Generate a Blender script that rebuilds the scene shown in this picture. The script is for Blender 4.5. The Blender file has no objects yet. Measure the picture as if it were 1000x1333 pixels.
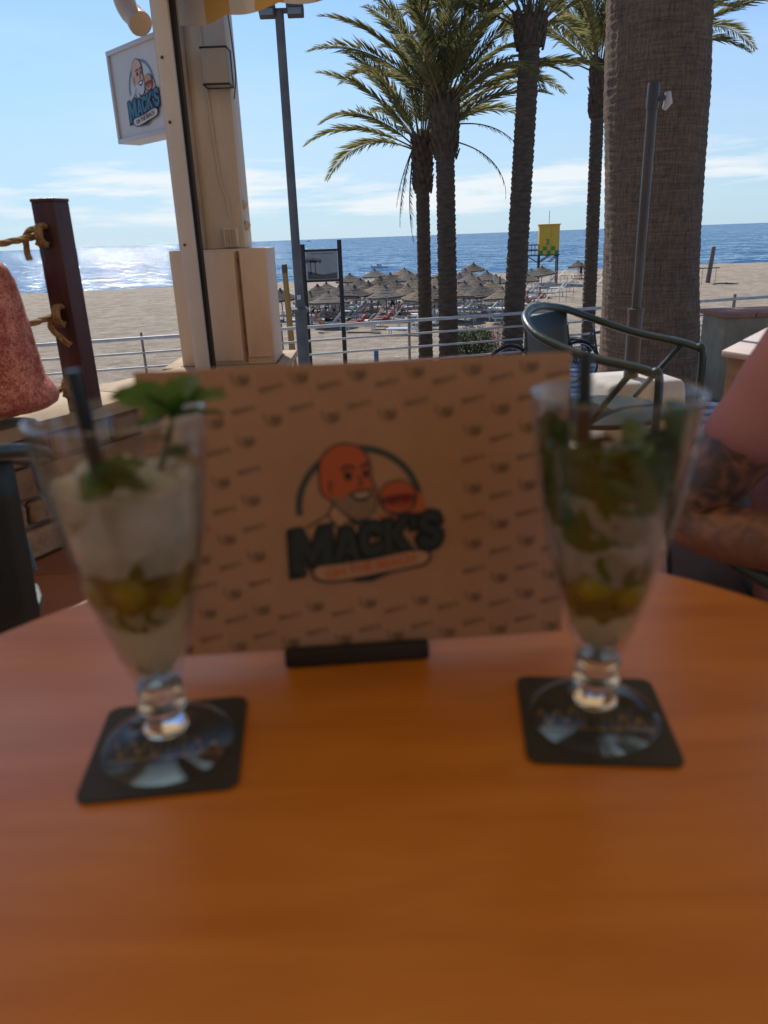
import bpy, bmesh, math, random
from mathutils import Vector, Matrix, noise
random.seed(7)
R = math.radians
scene = bpy.context.scene
col = scene.collection

# ------------------------------------------------------------------ camera
FPX = 971.0; PITCH = R(20.25); ROLL = R(2.12); CZ = 1.05
cf = Vector((0, math.cos(PITCH), -math.sin(PITCH)))
cu0 = Vector((0, math.sin(PITCH), math.cos(PITCH))); cr0 = Vector((1, 0, 0))
cr = cr0 * math.cos(ROLL) - cu0 * math.sin(ROLL)
cu = cr0 * math.sin(ROLL) + cu0 * math.cos(ROLL)
CAM = Vector((0, 0, CZ))
cam_d = bpy.data.cameras.new('camera'); cam = bpy.data.objects.new('camera', cam_d); col.objects.link(cam)
m3 = Matrix((cr, cu, -cf)).transposed()
cam.matrix_world = Matrix.Translation(CAM) @ m3.to_4x4()
cam_d.sensor_fit = 'HORIZONTAL'; cam_d.sensor_width = 36; cam_d.lens = 36 * FPX / 1000
cam_d.clip_start = 0.02; cam_d.clip_end = 60000
cam_d.dof.use_dof = True; cam_d.dof.focus_distance = 30; cam_d.dof.aperture_fstop = 7.4
scene.camera = cam

# ------------------------------------------------------------------ sky, sun, exposure
SUN_AZ = R(-20); SUN_EL = R(44)          # azimuth from +Y towards +X
w = bpy.data.worlds.new('World'); scene.world = w; w.use_nodes = True
nt = w.node_tree; nt.nodes.clear()
def N(t, nt=nt, **k):
    n = nt.nodes.new(t)
    for a, b in k.items(): setattr(n, a, b)
    return n
sky = N('ShaderNodeTexSky', sky_type='NISHITA'); sky.sun_disc = False
sky.sun_elevation = SUN_EL; sky.sun_rotation = SUN_AZ
sky.altitude = 0; sky.air_density = 1.0; sky.dust_density = 0.25; sky.ozone_density = 3.0
tc = N('ShaderNodeTexCoord'); sep = N('ShaderNodeSeparateXYZ'); nt.links.new(tc.outputs['Generated'], sep.inputs[0])
def MA(op, a, b=None, nt=nt, clamp=False):
    n = nt.nodes.new('ShaderNodeMath'); n.operation = op; n.use_clamp = clamp
    for i, v in enumerate((a, b)):
        if v is None: continue
        if isinstance(v, (int, float)): n.inputs[i].default_value = v
        else: nt.links.new(v, n.inputs[i])
    return n.outputs[0]
mp = N('ShaderNodeMapping'); mp.inputs['Scale'].default_value = (3.4, 3.4, 30); mp.inputs['Location'].default_value = (4.2, 2.35, 0.6)
nt.links.new(tc.outputs['Generated'], mp.inputs[0])
cn = N('ShaderNodeTexNoise'); cn.inputs['Scale'].default_value = 1.0; cn.inputs['Detail'].default_value = 9; cn.inputs['Roughness'].default_value = 0.6
nt.links.new(mp.outputs[0], cn.inputs['Vector'])
# a bank of low cloud all round the horizon, thinning upward
rise = N('ShaderNodeMapRange', interpolation_type='SMOOTHSTEP'); rise.inputs[1].default_value = 0.0; rise.inputs[2].default_value = 0.035
nt.links.new(sep.outputs[2], rise.inputs[0])
fall = N('ShaderNodeMapRange', interpolation_type='SMOOTHSTEP'); fall.inputs[1].default_value = 0.07; fall.inputs[2].default_value = 0.13; fall.inputs[3].default_value = 1; fall.inputs[4].default_value = 0
nt.links.new(sep.outputs[2], fall.inputs[0])
band = MA('MULTIPLY', rise.outputs[0], fall.outputs[0])
thr = MA('SUBTRACT', cn.outputs[0], MA('SUBTRACT', 0.66, MA('MULTIPLY', band, 0.22)))
cm = MA('MULTIPLY', thr, 8.0, clamp=True)
cm = MA('MULTIPLY', cm, MA('MULTIPLY', band, 0.85))
# faint high cirrus
mp2 = N('ShaderNodeMapping'); mp2.inputs['Scale'].default_value = (1.2, 1.2, 7); nt.links.new(tc.outputs['Generated'], mp2.inputs[0])
cn2 = N('ShaderNodeTexNoise'); cn2.inputs['Scale'].default_value = 1.3; cn2.inputs['Detail'].default_value = 8; cn2.inputs['Roughness'].default_value = 0.62
nt.links.new(mp2.outputs[0], cn2.inputs['Vector'])
ci = MA('MULTIPLY', MA('SUBTRACT', cn2.outputs[0], 0.52), 1.3, clamp=True)
mask = MA('MAXIMUM', cm, MA('MULTIPLY', ci, 0.55))
hz_ = N('ShaderNodeMapRange', interpolation_type='SMOOTHERSTEP'); hz_.inputs[1].default_value = -.02; hz_.inputs[2].default_value = .42; hz_.inputs[3].default_value = .78; hz_.inputs[4].default_value = .0
nt.links.new(sep.outputs[2], hz_.inputs[0])
hzc = N('ShaderNodeMix', data_type='RGBA'); nt.links.new(hz_.outputs[0], hzc.inputs[0]); hzc.inputs[7].default_value = (3.9, 5.35, 6.7, 1)
mixc = N('ShaderNodeMix', data_type='RGBA'); nt.links.new(mask, mixc.inputs[0])
tint = N('ShaderNodeMix', data_type='RGBA', blend_type='MULTIPLY'); tint.inputs[0].default_value = 1.0
tint.inputs[7].default_value = (0.74, 0.93, 1.16, 1)
nt.links.new(sky.outputs[0], tint.inputs[6])
nt.links.new(tint.outputs[2], hzc.inputs[6]); nt.links.new(hzc.outputs[2], mixc.inputs[6]); mixc.inputs[7].default_value = (7.2, 7.5, 7.7, 1)
bg = N('ShaderNodeBackground'); bg.inputs[1].default_value = 0.095; nt.links.new(mixc.outputs[2], bg.inputs[0])
wo = N('ShaderNodeOutputWorld'); nt.links.new(bg.outputs[0], wo.inputs[0])
sd = bpy.data.lights.new('sun', 'SUN'); sd.energy = 3.6; sd.angle = R(0.53); sd.color = (1.0, 0.94, 0.86)
sun = bpy.data.objects.new('sun', sd); col.objects.link(sun)
SDIR = Vector((math.sin(SUN_AZ) * math.cos(SUN_EL), math.cos(SUN_AZ) * math.cos(SUN_EL), math.sin(SUN_EL)))
sun.rotation_euler = SDIR.to_track_quat('Z', 'Y').to_euler(); sun.location = (-4, 12, 14)
vs = scene.view_settings; vs.view_transform = 'Standard'; vs.look = 'None'; vs.exposure = 0.42; vs.gamma = 1.0; vs.use_curve_mapping = False
scene.render.engine = 'CYCLES'
scene.cycles.max_bounces = 10; scene.cycles.diffuse_bounces = 5; scene.cycles.transmission_bounces = 10; scene.cycles.transparent_max_bounces = 16
scene.cycles.caustics_reflective = False; scene.cycles.caustics_refractive = False; scene.cycles.sample_clamp_indirect = 6

# ------------------------------------------------------------------ pixel -> place
def ray(x, y): return cf + cr * ((x - 500) / FPX) - cu * ((y - 666.5) / FPX)
def at(x, y, Y): d = ray(x, y); return CAM + d * (Y / d.y)
def on(x, y, z): d = ray(x, y); return CAM + d * ((z - CZ) / d.z)
SEA_Z = -4.16; SEA_K = 1.05; SEA_BIAS = .165
def rail_y(x): return 12.3 + 0.27 * x
def shore_y(x): return 110 + 0.1 * x
def sm(a, b, t):
    t = max(0, min(1, (t - a) / (b - a))); return t * t * (3 - 2 * t)
PROM = -1.12
def ground(x, y):
    d = y - rail_y(x)
    if d < 0.3: return PROM
    z = PROM - 0.08 - 2.75 * (0.5 * sm(-4, 20, d) + 0.5 * max(0, min(1, d / 19)))
    s = shore_y(x)
    z2 = z - 0.12 * sm(25, 60, y) - 0.16 * sm(s - 12, s, y)
    if y > s: z2 -= 0.05 * (y - s)
    if y < s - 3: z2 += 0.05 * noise.noise(Vector((x * .35, y * .35, 0))) + 0.02 * noise.noise(Vector((x * 1.3, y * 1.3, 3)))
    return z2
def on_ground(x, y, h=0.0):
    d = ray(x, y); t = 15.0 if h == 0 else 24.0
    for i in range(6000):
        p = CAM + d * t
        if p.z <= ground(p.x, p.y) + h: return p
        t += 0.05
    return p

# ------------------------------------------------------------------ materials
MATS = {}
def mat(name, c, c2=None, scale=8.0, rough=0.6, metal=0.0, bump=0.0, bscale=None, stretch=(1, 1, 1), trans=0.0, ior=1.45, spec=0.5, detail=5, lo=0.35, hi=0.65, coord='Object', transl=0.0, sss=0.0, coat=0.0, bdist=0.02, alpha=None):
    if name in MATS: return MATS[name]
    m = bpy.data.materials.new(name); m.use_nodes = True; MATS[name] = m
    t = m.node_tree; b = t.nodes['Principled BSDF']
    b.inputs['Roughness'].default_value = rough; b.inputs['Metallic'].default_value = metal
    b.inputs['Transmission Weight'].default_value = trans; b.inputs['IOR'].default_value = ior
    b.inputs['Specular IOR Level'].default_value = spec; b.inputs['Coat Weight'].default_value = coat
    if sss: b.inputs['Subsurface Weight'].default_value = sss; b.inputs['Subsurface Radius'].default_value = (0.01, 0.008, 0.005)
    b.inputs['Base Color'].default_value = (*c, 1)
    outcol = None
    if c2 is not None or bump:
        tx = t.nodes.new('ShaderNodeTexCoord'); mpn = t.nodes.new('ShaderNodeMapping'); mpn.inputs['Scale'].default_value = stretch
        t.links.new(tx.outputs[coord], mpn.inputs[0])
    if c2 is not None:
        nz = t.nodes.new('ShaderNodeTexNoise'); nz.inputs['Scale'].default_value = scale; nz.inputs['Detail'].default_value = detail; nz.inputs['Roughness'].default_value = 0.6
        t.links.new(mpn.outputs[0], nz.inputs['Vector'])
        cr_ = t.nodes.new('ShaderNodeValToRGB'); cr_.color_ramp.elements[0].position = lo; cr_.color_ramp.elements[1].position = hi
        cr_.color_ramp.elements[0].color = (*c, 1); cr_.color_ramp.elements[1].color = (*c2, 1)
        t.links.new(nz.outputs[0], cr_.inputs[0]); t.links.new(cr_.outputs[0], b.inputs['Base Color']); outcol = cr_.outputs[0]
    if bump:
        nb = t.nodes.new('ShaderNodeTexNoise'); nb.inputs['Scale'].default_value = bscale or scale * 3; nb.inputs['Detail'].default_value = 6
        t.links.new(mpn.outputs[0], nb.inputs['Vector'])
        bp = t.nodes.new('ShaderNodeBump'); bp.inputs['Strength'].default_value = bump; bp.inputs['Distance'].default_value = bdist
        t.links.new(nb.outputs[0], bp.inputs['Height']); t.links.new(bp.outputs[0], b.inputs['Normal'])
    if alpha is not None: b.inputs['Alpha'].default_value = alpha
    if transl:
        tr = t.nodes.new('ShaderNodeBsdfTranslucent'); tr.inputs[0].default_value = (*(c2 or c), 1)
        if outcol: t.links.new(outcol, tr.inputs[0])
        mx = t.nodes.new('ShaderNodeMixShader'); mx.inputs[0].default_value = transl
        o = t.nodes['Material Output']; t.links.new(b.outputs[0], mx.inputs[1]); t.links.new(tr.outputs[0], mx.inputs[2]); t.links.new(mx.outputs[0], o.inputs[0])
        if alpha is not None:
            b.inputs['Alpha'].default_value = 1
            tp_ = t.nodes.new('ShaderNodeBsdfTransparent'); tp_.inputs[0].default_value = (.97, .95, .9, 1); m3_ = t.nodes.new('ShaderNodeMixShader'); m3_.inputs[0].default_value = alpha
            t.links.new(tp_.outputs[0], m3_.inputs[1]); t.links.new(mx.outputs[0], m3_.inputs[2]); t.links.new(m3_.outputs[0], o.inputs[0])
    return m

# ------------------------------------------------------------------ mesh builder
class MB:
    def __init__(s): s.v = []; s.f = []
    def add(s, vs, fs):
        o = len(s.v); s.v += [tuple(v) for v in vs]; s.f += [tuple(i + o for i in f) for f in fs]; return s
    def box(s, c, d, rot=None, taper=1.0):
        x, y, z = d[0] / 2, d[1] / 2, d[2] / 2
        vs = [Vector((sx * x * (taper if sz > 0 else 1), sy * y * (taper if sz > 0 else 1), sz * z)) for sz in (-1, 1) for sy in (-1, 1) for sx in (-1, 1)]
        if rot is not None: vs = [rot @ v for v in vs]
        c = Vector(c)
        return s.add([v + c for v in vs], [(0, 2, 3, 1), (4, 5, 7, 6), (0, 1, 5, 4), (2, 6, 7, 3), (0, 4, 6, 2), (1, 3, 7, 5)])
    def tube(s, path, r, n=8, caps=True, flat=1.0):
        P = [Vector(p) for p in path]; k = len(P); rr = r if isinstance(r, (list, tuple)) else [r] * k
        T = []
        for i in range(k):
            t = (P[min(i + 1, k - 1)] - P[max(i - 1, 0)]); T.append(t.normalized() if t.length > 1e-9 else Vector((0, 0, 1)))
        up = Vector((0, 0, 1)) if abs(T[0].z) < 0.9 else Vector((1, 0, 0))
        nx = T[0].cross(up).normalized(); vs = []; fs = []
        for i in range(k):
            nx = (nx - T[i] * nx.dot(T[i])); nx = nx.normalized() if nx.length > 1e-6 else T[i].orthogonal().normalized()
            ny = T[i].cross(nx)
            for j in range(n):
                a = 2 * math.pi * (j + .5) / n; vs.append(P[i] + nx * math.cos(a) * rr[i] + ny * math.sin(a) * rr[i] * flat)
        for i in range(k - 1):
            for j in range(n):
                j2 = (j + 1) % n; fs.append((i * n + j, i * n + j2, (i + 1) * n + j2, (i + 1) * n + j))
        if caps: fs.append(tuple(range(n - 1, -1, -1))); fs.append(tuple((k - 1) * n + j for j in range(n)))
        return s.add(vs, fs)
    def lathe(s, prof, n=24, c=(0, 0, 0), close=False, jit=None):
        vs = []; fs = []; k = len(prof)
        for i, (r, z) in enumerate(prof):
            for j in range(n):
                a = 2 * math.pi * j / n; q = r * (1 + (jit(a, z) if jit else 0))
                vs.append((c[0] + q * math.cos(a), c[1] + q * math.sin(a), c[2] + z))
        for i in range(k - 1 if not close else k):
            i2 = (i + 1) % k
            for j in range(n):
                j2 = (j + 1) % n; fs.append((i * n + j, i * n + j2, i2 * n + j2, i2 * n + j))
        if not close:
            if prof[0][0] > 1e-6: fs.append(tuple(range(n - 1, -1, -1)))
            if prof[-1][0] > 1e-6: fs.append(tuple((k - 1) * n + j for j in range(n)))
        return s.add(vs, fs)
    def prism(s, pts, z0, z1):
        n = len(pts); vs = [(p[0], p[1], z0) for p in pts] + [(p[0], p[1], z1) for p in pts]
        fs = [tuple(range(n - 1, -1, -1)), tuple(range(n, 2 * n))] + [(i, (i + 1) % n, n + (i + 1) % n, n + i) for i in range(n)]
        return s.add(vs, fs)
    def mesh(s, name, smooth=False, bevel=0, seg=2, angle=40):
        me = bpy.data.meshes.new(name); me.from_pydata(s.v, [], s.f); me.update()
        bm = bmesh.new(); bm.from_mesh(me); bmesh.ops.remove_doubles(bm, verts=bm.verts, dist=1e-6)
        bmesh.ops.recalc_face_normals(bm, faces=bm.faces)
        if bevel:
            ed = [e for e in bm.edges if len(e.link_faces) == 2 and e.calc_face_angle(0) > R(30)]
            bmesh.ops.bevel(bm, geom=ed, offset=bevel, segments=seg, profile=0.5, affect='EDGES')
        bm.to_mesh(me); bm.free()
        if smooth or bevel:
            for p in me.polygons: p.use_smooth = True
            if hasattr(me, 'set_sharp_from_angle'): me.set_sharp_from_angle(angle=R(angle))
        return me
def tag(o, label=None, cat=None, group=None, kind=None):
    for k, v in (('label', label), ('category', cat), ('group', group), ('kind', kind)):
        if v: o[k] = v
    return o
def obj(name, me, m=None, parent=None, loc=(0, 0, 0), rot=None):
    if m is not None and not me.materials: me.materials.append(m)
    o = bpy.data.objects.new(name, me); col.objects.link(o); o.location = loc
    if rot: o.rotation_euler = rot
    if parent: o.parent = parent
    return o
def thing(name, label, cat, loc=(0, 0, 0), rz=0, group=None):
    o = bpy.data.objects.new(name, None); col.objects.link(o); o.location = loc; o.rotation_euler = (0, 0, rz); o.empty_display_size = 0.1
    return tag(o, label, cat, group)
def copy_tree(o, parent=None):
    c = o.copy(); col.objects.link(c); c.parent = parent
    for ch in list(o.children): copy_tree(ch, c)
    return c
def struct(name, me, m): return tag(obj(name, me, m), kind='structure')
def smooth_path(pts, n=6):
    P = [Vector(p) for p in pts]; out = []
    for i in range(len(P) - 1):
        p0 = P[max(i - 1, 0)]; p1 = P[i]; p2 = P[i + 1]; p3 = P[min(i + 2, len(P) - 1)]
        for k in range(n):
            t = k / n; out.append(0.5 * ((2 * p1) + (p2 - p0) * t + (2 * p0 - 5 * p1 + 4 * p2 - p3) * t * t + (3 * p1 - p0 - 3 * p2 + p3) * t ** 3))
    out.append(P[-1]); return out
def skin_mesh(V, E, rad, root=0, sub=1, name='body'):
    me = bpy.data.meshes.new(name + '_base'); me.from_pydata([tuple(v) for v in V], E, []); me.update()
    o = bpy.data.objects.new('tmp', me); col.objects.link(o)
    md = o.modifiers.new('s', 'SKIN'); md.use_smooth_shade = True; md.branch_smoothing = 0.6
    sl = me.skin_vertices[0].data
    for i, r in enumerate(rad):
        sl[i].radius = (r, r) if isinstance(r, (int, float)) else r
        sl[i].use_root = (i == root)
    ss = o.modifiers.new('u', 'SUBSURF'); ss.levels = sub; ss.render_levels = sub
    dg = bpy.context.evaluated_depsgraph_get(); out = bpy.data.meshes.new_from_object(o.evaluated_get(dg)); out.name = name
    bpy.data.objects.remove(o); bpy.data.meshes.remove(me)
    for p in out.polygons: p.use_smooth = True
    return out
def text_mesh(s, size, bold=0.0, shear=0.0, name='lettering'):
    cu_ = bpy.data.curves.new(name, 'FONT'); cu_.body = s; cu_.size = size; cu_.offset = bold; cu_.shear = shear; cu_.align_x = 'CENTER'; cu_.align_y = 'CENTER'; cu_.resolution_u = 2
    o = bpy.data.objects.new('tmp', cu_); col.objects.link(o)
    dg = bpy.context.evaluated_depsgraph_get(); me = bpy.data.meshes.new_from_object(o.evaluated_get(dg)); me.name = name
    bpy.data.objects.remove(o); bpy.data.curves.remove(cu_); return me

# ================================================================== SETTING
# ---- sea
def sea_material():
    m = bpy.data.materials.new('sea_water'); m.use_nodes = True; t = m.node_tree; b = t.nodes['Principled BSDF']
    b.inputs['Base Color'].default_value = (0.014, 0.095, 0.18, 1); b.inputs['Roughness'].default_value = 0.07; b.inputs['IOR'].default_value = 1.33
    tx = t.nodes.new('ShaderNodeTexCoord')
    # wave facets: slopes straight from noise, leaning a little shoreward as swell faces seen from the beach do
    nx = ny = None
    for sx, sy, amp, rot in ((0.6, 2.0, 1.05, 4), (0.14, 0.55, 0.75, -3), (2.8, 7.0, 0.75, 11), (0.012, 0.06, 0.25, 2)):
        mpn = t.nodes.new('ShaderNodeMapping'); mpn.inputs['Scale'].default_value = (sx, sy, 1); mpn.inputs['Rotation'].default_value = (0, 0, R(rot))
        t.links.new(tx.outputs['Object'], mpn.inputs[0])
        nz = t.nodes.new('ShaderNodeTexNoise'); nz.inputs['Scale'].default_value = 1; nz.inputs['Detail'].default_value = 3; nz.inputs['Roughness'].default_value = 0.6
        t.links.new(mpn.outputs[0], nz.inputs['Vector']); sc = t.nodes.new('ShaderNodeSeparateColor'); t.links.new(nz.outputs['Color'], sc.inputs[0])
        qx = MA('MULTIPLY', MA('SUBTRACT', sc.outputs[0], .5, nt=t), amp, nt=t); qy = MA('MULTIPLY', MA('SUBTRACT', sc.outputs[1], .5, nt=t), amp, nt=t)
        nx = qx if nx is None else MA('ADD', nx, qx, nt=t); ny = qy if ny is None else MA('ADD', ny, qy, nt=t)
    cb = t.nodes.new('ShaderNodeCombineXYZ'); t.links.new(MA('MULTIPLY', nx, SEA_K, nt=t), cb.inputs[0]); t.links.new(MA('SUBTRACT', MA('MULTIPLY', ny, SEA_K, nt=t), SEA_BIAS, nt=t), cb.inputs[1]); cb.inputs[2].default_value = 1
    vn = t.nodes.new('ShaderNodeVectorMath'); vn.operation = 'NORMALIZE'; t.links.new(cb.outputs[0], vn.inputs[0]); t.links.new(vn.outputs[0], b.inputs['Normal'])
    return m
me = MB().add([(-25000, 60, 0), (25000, 60, 0), (25000, 40000, 0), (-25000, 40000, 0)], [(0, 1, 2, 3)]).mesh('sea')
sea = struct('sea', me, sea_material()); sea.location.z = SEA_Z

# ---- beach
def sand_material():
    m = bpy.data.materials.new('sand'); m.use_nodes = True; t = m.node_tree; b = t.nodes['Principled BSDF']; b.inputs['Roughness'].default_value = 0.95
    tx = t.nodes.new('ShaderNodeTexCoord')
    n1 = t.nodes.new('ShaderNodeTexNoise'); n1.inputs['Scale'].default_value = 0.9; n1.inputs['Detail'].default_value = 11; n1.inputs['Roughness'].default_value = 0.8
    t.links.new(tx.outputs['Object'], n1.inputs['Vector'])
    cr_ = t.nodes.new('ShaderNodeValToRGB'); cr_.color_ramp.elements[0].position = .3; cr_.color_ramp.elements[1].position = .72
    cr_.color_ramp.elements[0].color = (.29, .215, .14, 1); cr_.color_ramp.elements[1].color = (.53, .43, .305, 1)
    sandramp = cr_; t.links.new(cr_.outputs[0], b.inputs['Base Color'])
    n2 = t.nodes.new('ShaderNodeTexNoise'); n2.inputs['Scale'].default_value = 2.6; n2.inputs['Detail'].default_value = 7; n2.inputs['Roughness'].default_value = .68
    t.links.new(tx.outputs['Object'], n2.inputs['Vector'])
    mpn = t.nodes.new('ShaderNodeMapping'); mpn.inputs['Scale'].default_value = (.12, .5, 1); mpn.inputs['Rotation'].default_value = (0, 0, R(-9)); t.links.new(tx.outputs['Object'], mpn.inputs[0])
    n3 = t.nodes.new('ShaderNodeTexNoise'); n3.inputs['Scale'].default_value = 2.0; n3.inputs['Detail'].default_value = 4; t.links.new(mpn.outputs[0], n3.inputs['Vector'])
    h = MA('ADD', n2.outputs[0], MA('MULTIPLY', n3.outputs[0], 0.6, nt=t), nt=t)
    n3.inputs['Detail'].default_value = 7
    t.links.new(MA('ADD', MA('MULTIPLY', n1.outputs[0], .80, nt=t), MA('MULTIPLY', n3.outputs[0], .20, nt=t), nt=t), sandramp.inputs[0]); sandramp.color_ramp.elements[0].position = .40; sandramp.color_ramp.elements[1].position = .60
    bp = t.nodes.new('ShaderNodeBump'); bp.inputs['Strength'].default_value = 1.0; bp.inputs['Distance'].default_value = .42
    t.links.new(h, bp.inputs['Height']); t.links.new(bp.outputs[0], b.inputs['Normal'])
    return m
xs = [-400, -250, -150, -100, -70] + [-50 + i * 1.0 for i in range(101)] + [70, 100, 150, 250, 400]
us = [0, .28, .32] + [0.32 + 0.5 * i for i in range(1, 60)] + [31 + 1.5 * i for i in range(34)] + [84, 90, 100]
vs_, fs_ = [], []
for x in xs:
    for q in us:
        xx = max(-60, min(60, x)); y = rail_y(xx) + q
        if q > 40: y = rail_y(xx) + 40 + (q - 40) * (shore_y(xx) + 8 - rail_y(xx) - 40) / 60
        vs_.append((x, y, ground(xx, y)))
nu = len(us)
for i in range(len(xs) - 1):
    for j in range(nu - 1): fs_.append((i * nu + j, (i + 1) * nu + j, (i + 1) * nu + j + 1, i * nu + j + 1))
beach = struct('beach', MB().add(vs_, fs_).mesh('beach', smooth=True), sand_material())

# ---- promenade (below the terrace) with pale and blue tiles
def tile_material():
    m = bpy.data.materials.new('promenade_tiles'); m.use_nodes = True; t = m.node_tree; b = t.nodes['Principled BSDF']; b.inputs['Roughness'].default_value = .7
    tx = t.nodes.new('ShaderNodeTexCoord'); mpn = t.nodes.new('ShaderNodeMapping'); mpn.inputs['Rotation'].default_value = (0, 0, R(15)); t.links.new(tx.outputs['Object'], mpn.inputs[0])
    wv = t.nodes.new('ShaderNodeTexWave'); wv.inputs['Scale'].default_value = .75; wv.inputs['Distortion'].default_value = 3.0; wv.inputs['Detail'].default_value = 1; wv.inputs['Detail Scale'].default_value = .8; wv.bands_direction = 'Y'
    t.links.new(mpn.outputs[0], wv.inputs['Vector'])
    cr_ = t.nodes.new('ShaderNodeValToRGB'); cr_.color_ramp.elements[0].position = .42; cr_.color_ramp.elements[1].position = .5
    cr_.color_ramp.elements[0].color = (.12, .17, .27, 1); cr_.color_ramp.elements[1].color = (.55, .52, .48, 1); t.links.new(wv.outputs[0], cr_.inputs[0])
    bk = t.nodes.new('ShaderNodeTexBrick'); bk.inputs['Scale'].default_value = 2.5; bk.inputs['Mortar Size'].default_value = .012; bk.offset = 0
    bk.inputs['Color1'].default_value = (1, 1, 1, 1); bk.inputs['Color2'].default_value = (.82, .82, .82, 1); bk.inputs['Mortar'].default_value = (.35, .33, .3, 1); t.links.new(mpn.outputs[0], bk.inputs['Vector'])
    mx = t.nodes.new('ShaderNodeMix'); mx.data_type = 'RGBA'; mx.blend_type = 'MULTIPLY'; mx.inputs[0].default_value = 1
    t.links.new(cr_.outputs[0], mx.inputs[6]); t.links.new(bk.outputs[0], mx.inputs[7]); t.links.new(mx.outputs[2], b.inputs['Base Color'])
    return m
pv = []
for x in (-400, -60, 60, 400):
    xx = max(-60, min(60, x)); pv += [(x, -30, PROM), (x, rail_y(xx) - .25, PROM)]
struct('promenade', MB().add(pv, [(0, 2, 3, 1), (2, 4, 5, 3), (4, 6, 7, 5)]).mesh('promenade'), tile_material())
# kerb under the railing
kb = MB()
for i in range(24):
    x0 = -36 + i * 3; x1 = x0 + 2.985
    p = [(x0, rail_y(x0) - .26), (x1, rail_y(x1) - .26), (x1, rail_y(x1) + .3), (x0, rail_y(x0) + .3)]
    kb.prism(p, PROM - .4, PROM + .10)
struct('kerb', kb.mesh('kerb', bevel=.012), mat('kerb_concrete', (.42, .39, .35), (.33, .31, .28), 3, .85, bump=.3))

# ---- terrace: slab + red clay tiles
_a = at(226, 33, 3.56); _b = on(385, 0, _a.z); AW_A = Vector((_a.x, _a.y)); awdir = Vector((_b.x - _a.x, _b.y - _a.y)).normalized(); awn = Vector((awdir.y, -awdir.x))
VAL_Z = _a.z
TER = [(-7, -6), (6.5, -6), (6.5, 3.6), (1.2, 3.9), (-.15, 4.1), (-.55, 3.95), (-1.35, 2.75), (-3.6, -1.0), (-7, -6.4 + .2)]
TER = [(-4.9, -3.2), (-1.4, -6.5), (6.5, -6.5), (6.5, 3.5), (1.2, 3.85), (-.3, 4.05), (-.62, 3.95)]
struct('terrace', MB().prism(TER, PROM - .3, -.022).mesh('terrace'), mat('terrace_concrete', (.36, .3, .24), (.3, .25, .2), 2, .9, bump=.3))
tl = MB().box((0, 0, -.009), (.392, .392, .018)).mesh('tile', bevel=.003, seg=1); tl.materials.append(mat('clay_tile', (.30, .125, .07), (.22, .09, .055), 1.7, .55, bump=.15, coord='Object'))
def inside(p, poly):
    c = False; j = len(poly) - 1
    for i in range(len(poly)):
        if (poly[i][1] > p[1]) != (poly[j][1] > p[1]) and p[0] < (poly[j][0] - poly[i][0]) * (p[1] - poly[i][1]) / (poly[j][1] - poly[i][1]) + poly[i][0]: c = not c
        j = i
    return c
tf = struct('terrace_floor', MB().prism([(-.01, -.01), (.01, -.01), (.01, .01), (-.01, .01)], -.02, -.019).mesh('terrace_floor'), tl.materials[0])
for i in range(-8, 9):
    for j in range(-3, 10):
        x, y = i * .4 + .1, j * .4 + .15
        if all(inside((x + a, y + b), TER) for a in (-.2, .2) for b in (-.2, .2)):
            obj('tile', tl, None, tf, (x, y, random.uniform(-.0015, .0015)), (random.uniform(-.003, .003), random.uniform(-.003, .003), 0))

# ---- building behind the camera (cream wall) : carries the awning
wall_c = AW_A + awn * 5.6
wm = mat('cream_render', (.72, .60, .43), (.66, .54, .38), 1.6, .85, bump=.25, bscale=40)
bw = thing('cafe_building', 'cream rendered cafe wall behind the tables carrying the awning', 'building', (wall_c.x, wall_c.y, 0), math.atan2(awdir.y, awdir.x))
wb = MB(); wb.box((2.6, -.15, 1.7), (7.6, .3, 3.4 )); obj('wall', wb.mesh('wall'), wm, bw)
obj('roof', MB().box((2.6, -.1, 3.5), (8.0, .7, .2)).mesh('roof'), mat('roof_trim', (.45, .4, .33), None), bw)
dm = MB().box((3.0, .02, 1.05), (.95, .06, 2.1)).mesh('door', bevel=.01)
do = obj('door', dm, mat('dark_door', (.06, .05, .04), (.09, .07, .05), 4, .4), bw); obj('handle', MB().tube([(3.38, .06, 1.0), (3.38, .1, 1.0), (3.38, .1, 1.15), (3.38, .06, 1.15)], .012).mesh('handle'), mat('steel', (.5, .5, .52), None, rough=.3, metal=1), do)

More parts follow.
